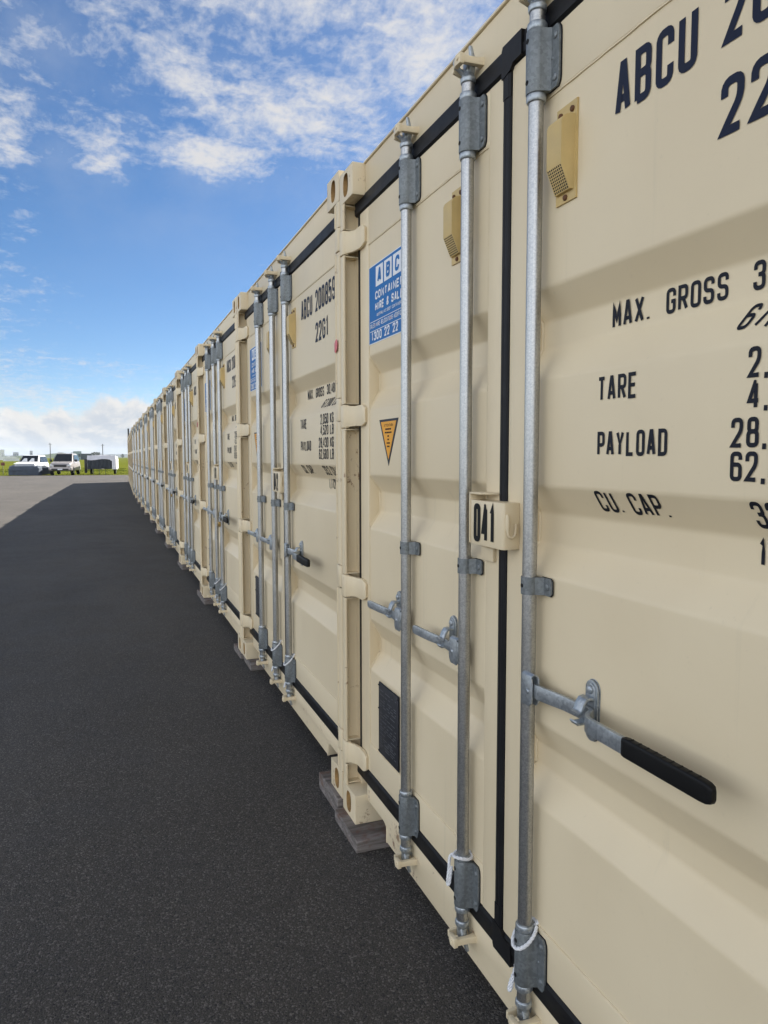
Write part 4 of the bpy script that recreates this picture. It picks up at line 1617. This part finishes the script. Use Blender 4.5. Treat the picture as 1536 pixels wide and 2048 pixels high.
def wheel(parent, x, y, r=.37, wd=.24):
    def ring(rr, x0, x1, name, mt, p, loc=(0, 0, 0)):
        mb = MB()
        prof = [(x0, rr * .86), (x0 + .03, rr), (x1 - .03, rr), (x1, rr * .86)]
        mb.lathe(prof, n=24)
        return link(name, mb.mesh(name, mt, 0, angle=40), p, loc, (0, R(90), 0))
    wl = ring(r, -wd / 2, wd / 2, 'wheel', M['tyre'], parent, (x, y, r))
    for s in (1, -1):
        mb = MB()
        mb.lathe([(s * wd * .46, r * .62), (s * wd * .515, r * .60), (s * wd * .50, r * .2), (s * wd * .53, r * .14)], n=20)
        link('rim', mb.mesh('rim', M['rim'], 0, angle=40), wl)
    return wl


def quad(mb, pts, mi=0, t=.012):
    """thin pane standing proud of the body"""
    a, b_, c, d = [Vector(p) for p in pts]
    n_ = (b_ - a).cross(d - a).normalized() * t
    vs = [a, b_, c, d, a + n_, b_ + n_, c + n_, d + n_]
    mb.add(vs, [(0, 1, 2, 3), (7, 6, 5, 4), (0, 4, 5, 1), (1, 5, 6, 2), (2, 6, 7, 3), (3, 7, 4, 0)], mi)


def car(label, loc, rotz, paint, H, covered=False):
    c = thing('parked_car', label, 'car', loc, rotz, 'vehicles parked at the end of the yard')
    k = H / 1.80
    body = MB()
    st = [(-2.36, .66, .60, .50, .80), (-2.32, .80, .74, .40, .92), (-2.18, .88, .82, .36, 1.00), (-1.6, .92, .86, .34, 1.06), (-1.0, .93, .87, .34, 1.12), (0, .93, .88, .34, 1.13), (1.6, .93, .88, .34, 1.13),
          (2.2, .90, .85, .36, 1.10), (2.34, .84, .78, .42, 1.02)]
    body.loft([rrect(y, a, b_, z0 * k, z1 * k) for y, a, b_, z0, z1 in st])
    bo = link('car_body', body.mesh('car_body', paint, 0, angle=50), c)
    cab = MB()
    st2 = [(-1.05, .84, .78, 1.02, 1.14), (-.55, .84, .70, 1.02, 1.52), (-.15, .84, .66, 1.02, 1.77), (.3, .84, .66, 1.02, 1.80), (1.6, .84, .66, 1.02, 1.79), (2.05, .83, .64, 1.02, 1.72), (2.28, .80, .74, 1.02, 1.18)]
    cab.loft([rrect(y, a, b_, z0 * k, z1 * k, .05) for y, a, b_, z0, z1 in st2])
    link('cabin', cab.mesh('cabin', paint, 0, angle=40), c)
    g = MB()
    quad(g, [(-.72, -1.085, 1.155 * k), (.72, -1.085, 1.155 * k), (.61, -.25, 1.745 * k), (-.61, -.25, 1.745 * k)])
    link('windscreen', g.mesh('windscreen', M['glass'], 0), c)
    for s in (1, -1):
        for ya, yb, yc, yd in ((-.72, .22, .16, -.10), (.30, 1.15, 1.10, .26), (1.22, 1.95, 1.75, 1.18)):
            g = MB()
            pts = [(s * .853, ya, 1.17 * k), (s * .853, yb, 1.17 * k), (s * .708, yc, 1.66 * k), (s * .708, yd, 1.66 * k)]
            quad(g, pts if s > 0 else pts[::-1])
            link('side_window', g.mesh('side_window', M['glass'], 0), c)
    if not covered:
        g = MB()
        g.box(-.50, .50, -2.375, -2.28, .68 * k, .86 * k)
        gl = link('grille', g.mesh('grille', M['black_trim'], .02), c)
        g = MB()
        for z in (.725, .765, .805):
            g.box(-.46, .46, -2.385, -2.376, z * k, (z + .006) * k)
        link('grille_bar', g.mesh('grille_bar', M['steel_dark'], 0), gl)
        for s in (1, -1):
            g = MB()
            g.prism([(s * .54, .70 * k), (s * .80, .73 * k), (s * .79, .90 * k), (s * .56, .87 * k)], -2.345, -2.20, 'y')
            link('headlight', g.mesh('headlight', M['lamp'], .02), c)
            g = MB()
            g.box(s * .90, s * 1.10, -.86, -.72, 1.10 * k, 1.30 * k)
            link('mirror', g.mesh('mirror', M['black_trim'], .03), c)
            g = MB()
            g.tube([(s * .62, -2.40, .50 * k), (s * .62, -2.36, .50 * k)], .06, 14)
            link('fog_lamp', g.mesh('fog_lamp', M['lamp'], 0), c)
        g = MB()
        g.loft([[(x, y, z) for (x, y, z) in ((-hw, yy, .40 * k), (hw, yy, .40 * k), (hw, yy, .62 * k), (-hw, yy, .62 * k))] for hw, yy in ((.80, -2.44), (.88, -2.40), (.93, -2.25), (.94, -2.0))])
        link('bumper', g.mesh('bumper', paint, .025), c)
        g = MB()
        g.box(-.66, .66, -2.462, -2.44, .42 * k, .55 * k)
        link('bumper_grille', g.mesh('bumper_grille', M['black_trim'], .01), c)
        g = MB()
        g.box(-.19, .19, -2.478, -2.462, .44 * k, .53 * k)
        link('number_plate', g.mesh('number_plate', M['shed_white'], .004), c)
        g = MB()
        for s in (1, -1):
            g.tube([(s * .55, -.1, 1.82 * k), (s * .55, -.05, 1.87 * k), (s * .55, 1.6, 1.87 * k), (s * .55, 1.65, 1.81 * k)], .018, 8)
        link('roof_rail', g.mesh('roof_rail', M['black_trim'], 0), c)
    for s in (1, -1):
        for y in (-1.45, 1.42):
            wheel(c, s * .80, y)
    if covered:
        # dark fabric wrapped round the nose and sagging along both flanks
        g = MB()
        rc = random.Random(9)
        nn = 28
        rings = []
        for y, a, zt in ((-2.62, 1.02, .62), (-2.54, 1.16, .78), (-2.36, 1.22, .86), (-1.8, 1.20, .84), (-1.2, 1.16, .72), (-.4, 1.10, .64), (.8, 1.06, .66), (2.0, 1.04, .74), (2.45, 1.0, .70)):
            ring = []
            for q in range(nn):
                an = math.pi * q / (nn - 1)
                cc, ss = math.cos(an), math.sin(an)
                x = math.copysign(abs(cc) ** .34, cc) * a
                zz = (max(ss, 0) ** .24) * zt
                fl = .035 * math.sin(q * 1.3 + y * 3) + rc.uniform(-.025, .025)
                ring.append((x * (1 + fl * .6), y + fl, max(zz + fl, .012)))
            rings.append(ring)
        n_ = nn
        vs = [p for rg_ in rings for p in rg_]
        fs = []
        for j in range(len(rings) - 1):
            for q in range(n_ - 1):
                open_top = j >= 3 and 6 < q < n_ - 8
                if not open_top:
                    fs.append((j * n_ + q, j * n_ + q + 1, (j + 1) * n_ + q + 1, (j + 1) * n_ + q))
        fs.append(tuple(range(n_)))
        g.add(vs, fs)
        link('front_cover', g.mesh('front_cover', M['dark_cover'], 0, angle=35), c)
        g = MB()
        # pale cloth over the bonnet behind the dark wrap
        quad(g, [(-.86, -2.26, .97), (.86, -2.26, .97), (.80, -1.06, 1.09), (-.80, -1.06, 1.09)], t=.03)
        link('bonnet_cover', g.mesh('bonnet_cover', M['shed_white'], .01), c)
        # two pale panes laid over the windscreen
        for xa, xb in ((-.56, -.10), (.02, .46)):
            g = MB()
            z0, z1 = 1.20 * k, 1.62 * k
            pts = [(xa, -1.030, 1.205 * k), (xb, -1.030, 1.205 * k), (xb - .10, -.62, 1.49 * k), (xa + .14, -.62, 1.49 * k)]
            quad(g, pts, t=.022)
            link('windscreen_pane', g.mesh('windscreen_pane', M['lamp'], 0), c)
    return c


def ground_at(u, v):
    d = fw + rt2 * (u - 768) / F_PX - up2 * (v - 1024) / F_PX
    t = -CAM.z / d.z
    return CAM + d * t


car('white car with its nose and flanks wrapped in a dark grey cover', (-6.95, 66.2, 0), R(-9), M['white_car'], 1.70, True)
car('champagne silver four wheel drive parked facing the yard with bare grille', (-4.30, 65.8, 0), R(-7), M['silver_car'], 1.84)


def trailer():
    t = thing('covered_trailer', 'box trailer under a pale tarpaulin with dark sagging front', 'trailer', (-1.35, 64.6, 0), R(-4), 'vehicles parked at the end of the yard')
    rc = random.Random(17)
    # frame
    g = MB()
    g.box(-.95, .95, .0, 3.2, .52, .60)
    g.box(-.05, .05, -1.2, .0, .46, .54)
    for s in (1, -1):
        g.tube([(s * .75, .05, .52), (s * .05, -1.1, .50)], .035, 6)
    link('chassis', g.mesh('chassis', M['steel_dark'], .01), t)
    for s in (1, -1):
        wheel(t, s * .98, 1.6, .33, .20)
    for x in (-.68, -.22, .30):
        g = MB()
        g.box(x - .02, x + .02, .05, .09, .0, .55)
        g.box(x - .05, x + .05, .02, .12, .0, .015)
        link('prop_stand', g.mesh('prop_stand', M['steel_dark'], 0), t)
    # tarpaulin hood with slumped edges
    g = MB()
    n_ = 30
    rings = []
    for y in (-.06, -.02, .10, .6, 1.2, 1.9, 2.6, 3.2, 3.3):
        ring = []
        for q in range(n_):
            a = math.pi * q / (n_ - 1)
            cc, ss = math.cos(a), math.sin(a)
            x = math.copysign(abs(cc) ** .28, cc) * 1.17
            drop = .46 + .08 * math.sin(y * 3 + q)
            z = drop + (1.68 - drop) * (ss ** .22)
            z -= .05 * math.sin(y * 2.3) ** 2 * (ss ** 4)
            ring.append((x + rc.uniform(-.02, .02), y + rc.uniform(-.02, .02), z + rc.uniform(-.015, .015)))
        rings.append(ring)
    vs = [p for rg_ in rings for p in rg_]
    fs = [(j * n_ + q, j * n_ + q + 1, (j + 1) * n_ + q + 1, (j + 1) * n_ + q) for j in range(len(rings) - 1) for q in range(n_ - 1)]
    g.add(vs, fs)
    link('tarpaulin', g.mesh('tarpaulin', M['tarp_white'], 0, angle=40), t)
    # pale band and dark front sheet, both hanging in folds
    def sheet(x0, x1, zt, zb, y, nn, mt, name, wave):
        g = MB()
        vs, fs = [], []
        rows = 6
        for j in range(rows):
            f = j / (rows - 1)
            for q in range(nn):
                x = x0 + (x1 - x0) * q / (nn - 1)
                z = zt(x) + (zb(x) - zt(x)) * f
                vs.append((x, y - .05 * f + wave * math.sin(q * 1.7 + j * .6) - wave * rc.random(), z))
        for j in range(rows - 1):
            for q in range(nn - 1):
                fs.append((j * nn + q, j * nn + q + 1, (j + 1) * nn + q + 1, (j + 1) * nn + q))
        g.add(vs, fs)
        link(name, g.mesh(name, mt, 0, angle=35), t)
    arch = lambda x: .98 - 0.55 * min(abs(x - .05) / 1.0, 1) ** 1.4 + .05 * math.sin(x * 9)
    sheet(-1.12, 1.12, lambda x: 1.42 + .05 * math.sin(x * 5), lambda x: .50 + .10 * max(0, 1 - abs(x) / .45) + .04 * math.sin(x * 8), -.10, 26, M['tarp_dark'], 'front_sheet', .035)
    sheet(-1.14, 1.14, lambda x: 1.66, lambda x: 1.30 + .05 * math.sin(x * 3.2 + 1) - .08 * (x > .75), -.16, 26, M['tarp_white'], 'front_band', .02)
    sheet(.86, 1.16, lambda x: 1.40, lambda x: .46, -.19, 8, M['tarp_white'], 'side_fold', .02)
    g = MB()
    g.box(-1.42, -1.20, .25, .32, .14, 1.34)
    link('side_board', g.mesh('side_board', M['black_trim'], .02), t)


trailer()


# ------------------------------------------------------------------ far things
def at(u, v, depth):
    d = fw + rt2 * (u - 768) / F_PX - up2 * (v - 1024) / F_PX
    return CAM + d * depth


# sign by the asphalt edge
p = at(6.5, 948, 66)
s = thing('small_sign', 'small red brown sign on a thin post at the grass edge', 'sign', (p.x, p.y, -.06))
g = MB()
g.tube([(0, 0, 0), (0, 0, 1.12)], .028, 8)
link('post', g.mesh('post', M['pole'], 0), s)
g = MB()
g.box(-.16, .16, -.045, -.029, .82, 1.10)
link('sign_board', g.mesh('sign_board', M['sign_red'], .004), s)


def utility_pole(u, v, depth, label):
    p = at(u, v, depth)
    t = thing('utility_pole', label, 'utility pole', (p.x, p.y, -.06), 0, 'poles beyond the field')
    g = MB()
    g.tube([(0, 0, 0), (0, 0, p.z + .06)], [.17, .12], 8)
    link('shaft', g.mesh('shaft', M['pole'], 0), t)
    g = MB()
    g.box(-.55, .55, -.05, .05, p.z - .45, p.z - .35)
    link('cross_arm', g.mesh('cross_arm', M['pole'], 0), t)


utility_pole(100, 886, 250, 'thin grey pole on the horizon behind the silver vehicle')
utility_pole(205, 888, 250, 'thin grey pole on the horizon behind the covered trailer')

# post at the end of the row
p = at(256.5, 858, 47.2)
s = thing('fence_post', 'tall dark post rising past the far end of the container row', 'post', (p.x, p.y, -.06))
g = MB()
g.box(-.05, .05, -.05, .05, 0, p.z + .06)
link('shaft', g.mesh('shaft', M['steel_dark'], .006), s)
g = MB()
g.prism([(-.062, -.062), (.062, -.062), (.062, .062), (-.062, .062)], p.z + .0605, p.z + .085, 'z')
link('post_cap', g.mesh('post_cap', M['steel_dark'], .004), s)


def far_building(name, label, u0, u1, vt, depth, mt, roof=None, deep=None, cat='building', bays=3, pitchr=.0, wmat='shed_dark'):
    a, c = at(u0, vt, depth), at(u1, vt, depth)
    wd = (c - a).length
    mid = (a + c) / 2
    t = thing(name, label, cat, (mid.x, mid.y, -.06), -math.atan2(mid.x - CAM.x, mid.y - CAM.y) + R(2))
    h = mid.z + .06
    dp = deep or wd * .6
    g = MB()
    g.box(-wd / 2, wd / 2, 0, dp, 0, h * (1 - pitchr))
    link('wall', g.mesh('wall', M[mt], 0, smooth=False), t)
    g = MB()
    hz = h * (1 - pitchr)
    if pitchr:
        g.prism([(-wd / 2 - .2, hz + .01), (wd / 2 + .2, hz + .01), (wd * .1, h), (-wd * .1, h)], -.3, dp + .3, 'y')
    else:
        g.box(-wd / 2 - .05, wd / 2 + .05, -.08, dp + .05, h + .004, h + .18)
    link('roof', g.mesh('roof', M[roof or mt], 0, smooth=False), t)
    for k in range(bays):
        g = MB()
        x = -wd / 2 + wd * (k + .5) / bays
        g.box(x - wd / bays * .28, x + wd / bays * .28, -.06, -.01, hz * .35, hz * .72)
        link('window', g.mesh('window', M[wmat], 0, smooth=False), t)
    return t


far_building('shed', 'long low white shed out in the grass left of the cars', 8, 37, 912.6, 300, 'shed_white', pitchr=.45, bays=3, wmat='shed_white')
far_building('warehouse', 'white warehouse wall cut by the left edge of the photo', -30, 6.5, 900, 420, 'shed_white', bays=5, wmat='lamp', deep=8)
far_building('barn', 'grey green barn on the horizon right of the silver vehicle', 147, 162, 903, 480, 'shed_green', bays=2)
far_building('farm_shed', 'low dark shed on the horizon left of the trailer', 162.5, 182, 907.8, 470, 'shed_dark', bays=3)
far_building('tower_block', 'wide hazy blue block on the far skyline at left', 26.5, 36.5, 904.5, 3000, 'tower', bays=3)
far_building('tower_block', 'narrow hazy blue tower on the far skyline behind the covered car', 59.5, 65, 901.5, 3000, 'tower', bays=1)


def hill(name, label, u0, u1, prof, depth, thick, mt):
    """ridge seen edge on: prof gives (fraction along, pixel row of the crest)"""
    g = MB()
    n_ = 60
    rows = []
    hr = random.Random(int(depth))
    for k in range(n_):
        f = k / (n_ - 1)
        for (f0, v0), (f1, v1) in zip(prof, prof[1:]):
            if f0 <= f <= f1:
                v = v0 + (v1 - v0) * (f - f0) / (f1 - f0)
        p = at(u0 + (u1 - u0) * f, v, depth)
        z = max(p.z + hr.uniform(-.4, .4) * depth / 2000, .2)
        d = Vector((p.x - CAM.x, p.y - CAM.y, 0)).normalized()
        base = Vector((p.x, p.y, 0))
        rows.append([base - d * thick + Vector((0, 0, -.5)), base - d * thick * .45 + Vector((0, 0, z * .62)), base + Vector((0, 0, z)), base + d * thick * .6 + Vector((0, 0, z * .5)), base + d * thick + Vector((0, 0, -.5))])
    vs = [q for r0 in rows for q in r0]
    fs = [(j * 5 + q, j * 5 + q + 1, (j + 1) * 5 + q + 1, (j + 1) * 5 + q) for j in range(n_ - 1) for q in range(4)]
    g.add(vs, fs)
    o = link(name, g.mesh(name, M[mt], 0, angle=80))
    tag(o, label, kind='structure')


hill('hill', 'low green grey hill behind the parked vehicles', -160, 190, [(0, 913.5), (.52, 913), (.62, 911), (.70, 909.5), (.78, 906.5), (.815, 905), (.86, 908), (1, 911.5)], 1900, 260, 'hill_green')
hill('hills', 'long blue grey range along the horizon', -900, 900, [(0, 905), (.40, 909), (.52, 911), (.60, 909.2), (.64, 907.8), (.70, 908), (.85, 904), (1, 902)], 5000, 600, 'hill_far')


def tree(u, vt, depth, label, seed):
    p = at(u, vt, depth)
    h = p.z + .06
    t = thing('tree', label, 'tree', (p.x, p.y, -.06), 0, 'small trees on the horizon')
    rt_ = random.Random(seed)
    g = MB()
    g.tube([(0, 0, 0), (.1, 0, h * .35), (.05, 0, h * .6)], [.3, .2, .1], 6)
    link('trunk', g.mesh('trunk', M['pole'], 0), t)
    g = MB()
    for k in range(220):
        a, rr = rt_.uniform(0, 6.28), (rt_.random() ** .5)
        f = rt_.random()
        rad = h * .42 * math.sin(math.pi * (.15 + .8 * f)) * rr
        c = Vector((rad * math.cos(a), rad * math.sin(a), h * (.28 + .70 * f)))
        s1 = Vector((rt_.uniform(-1, 1), rt_.uniform(-1, 1), rt_.uniform(-1, 1))) * h * .11
        s2 = Vector((rt_.uniform(-1, 1), rt_.uniform(-1, 1), rt_.uniform(-1, 1))) * h * .11
        g.add([c, c + s1, c + s2], [(0, 1, 2)])
    link('crown', g.mesh('crown', M['tree'], 0, smooth=False, recalc=False), t)


for k, (u, v) in enumerate(((184.5, 905), (189, 903.8), (193.5, 904.5), (198, 904.6), (245, 908))):
    tree(u, v, 900, ['small dark tree just right of the low dark shed', 'tallest of the small trees above the trailer', 'small round tree above the middle of the trailer',
                     'small tree left of the pole above the trailer', 'lone small tree on the horizon by the container row end'][k], 60 + k)


# ------------------------------------------------------------------ air
def haze_build():
    mt = bpy.data.materials.new('haze')
    mt.use_nodes = True
    nt = mt.node_tree
    nt.nodes.clear()
    v = nt.nodes.new('ShaderNodeVolumePrincipled')
    v.inputs['Color'].default_value = (0.80, 0.88, 1.0, 1)
    v.inputs['Density'].default_value = 0.00006
    v.inputs['Anisotropy'].default_value = 0.2
    o = nt.nodes.new('ShaderNodeOutputMaterial')
    nt.links.new(v.outputs[0], o.inputs['Volume'])
    b = MB()
    b.box(-6600, 6600, -6500, 6700, -4.0, 75.0)
    tag(link('haze', b.mesh('haze', mt, smooth=False)), 'thin blue haze lying over the far land', 'haze', kind='stuff')


haze_build()
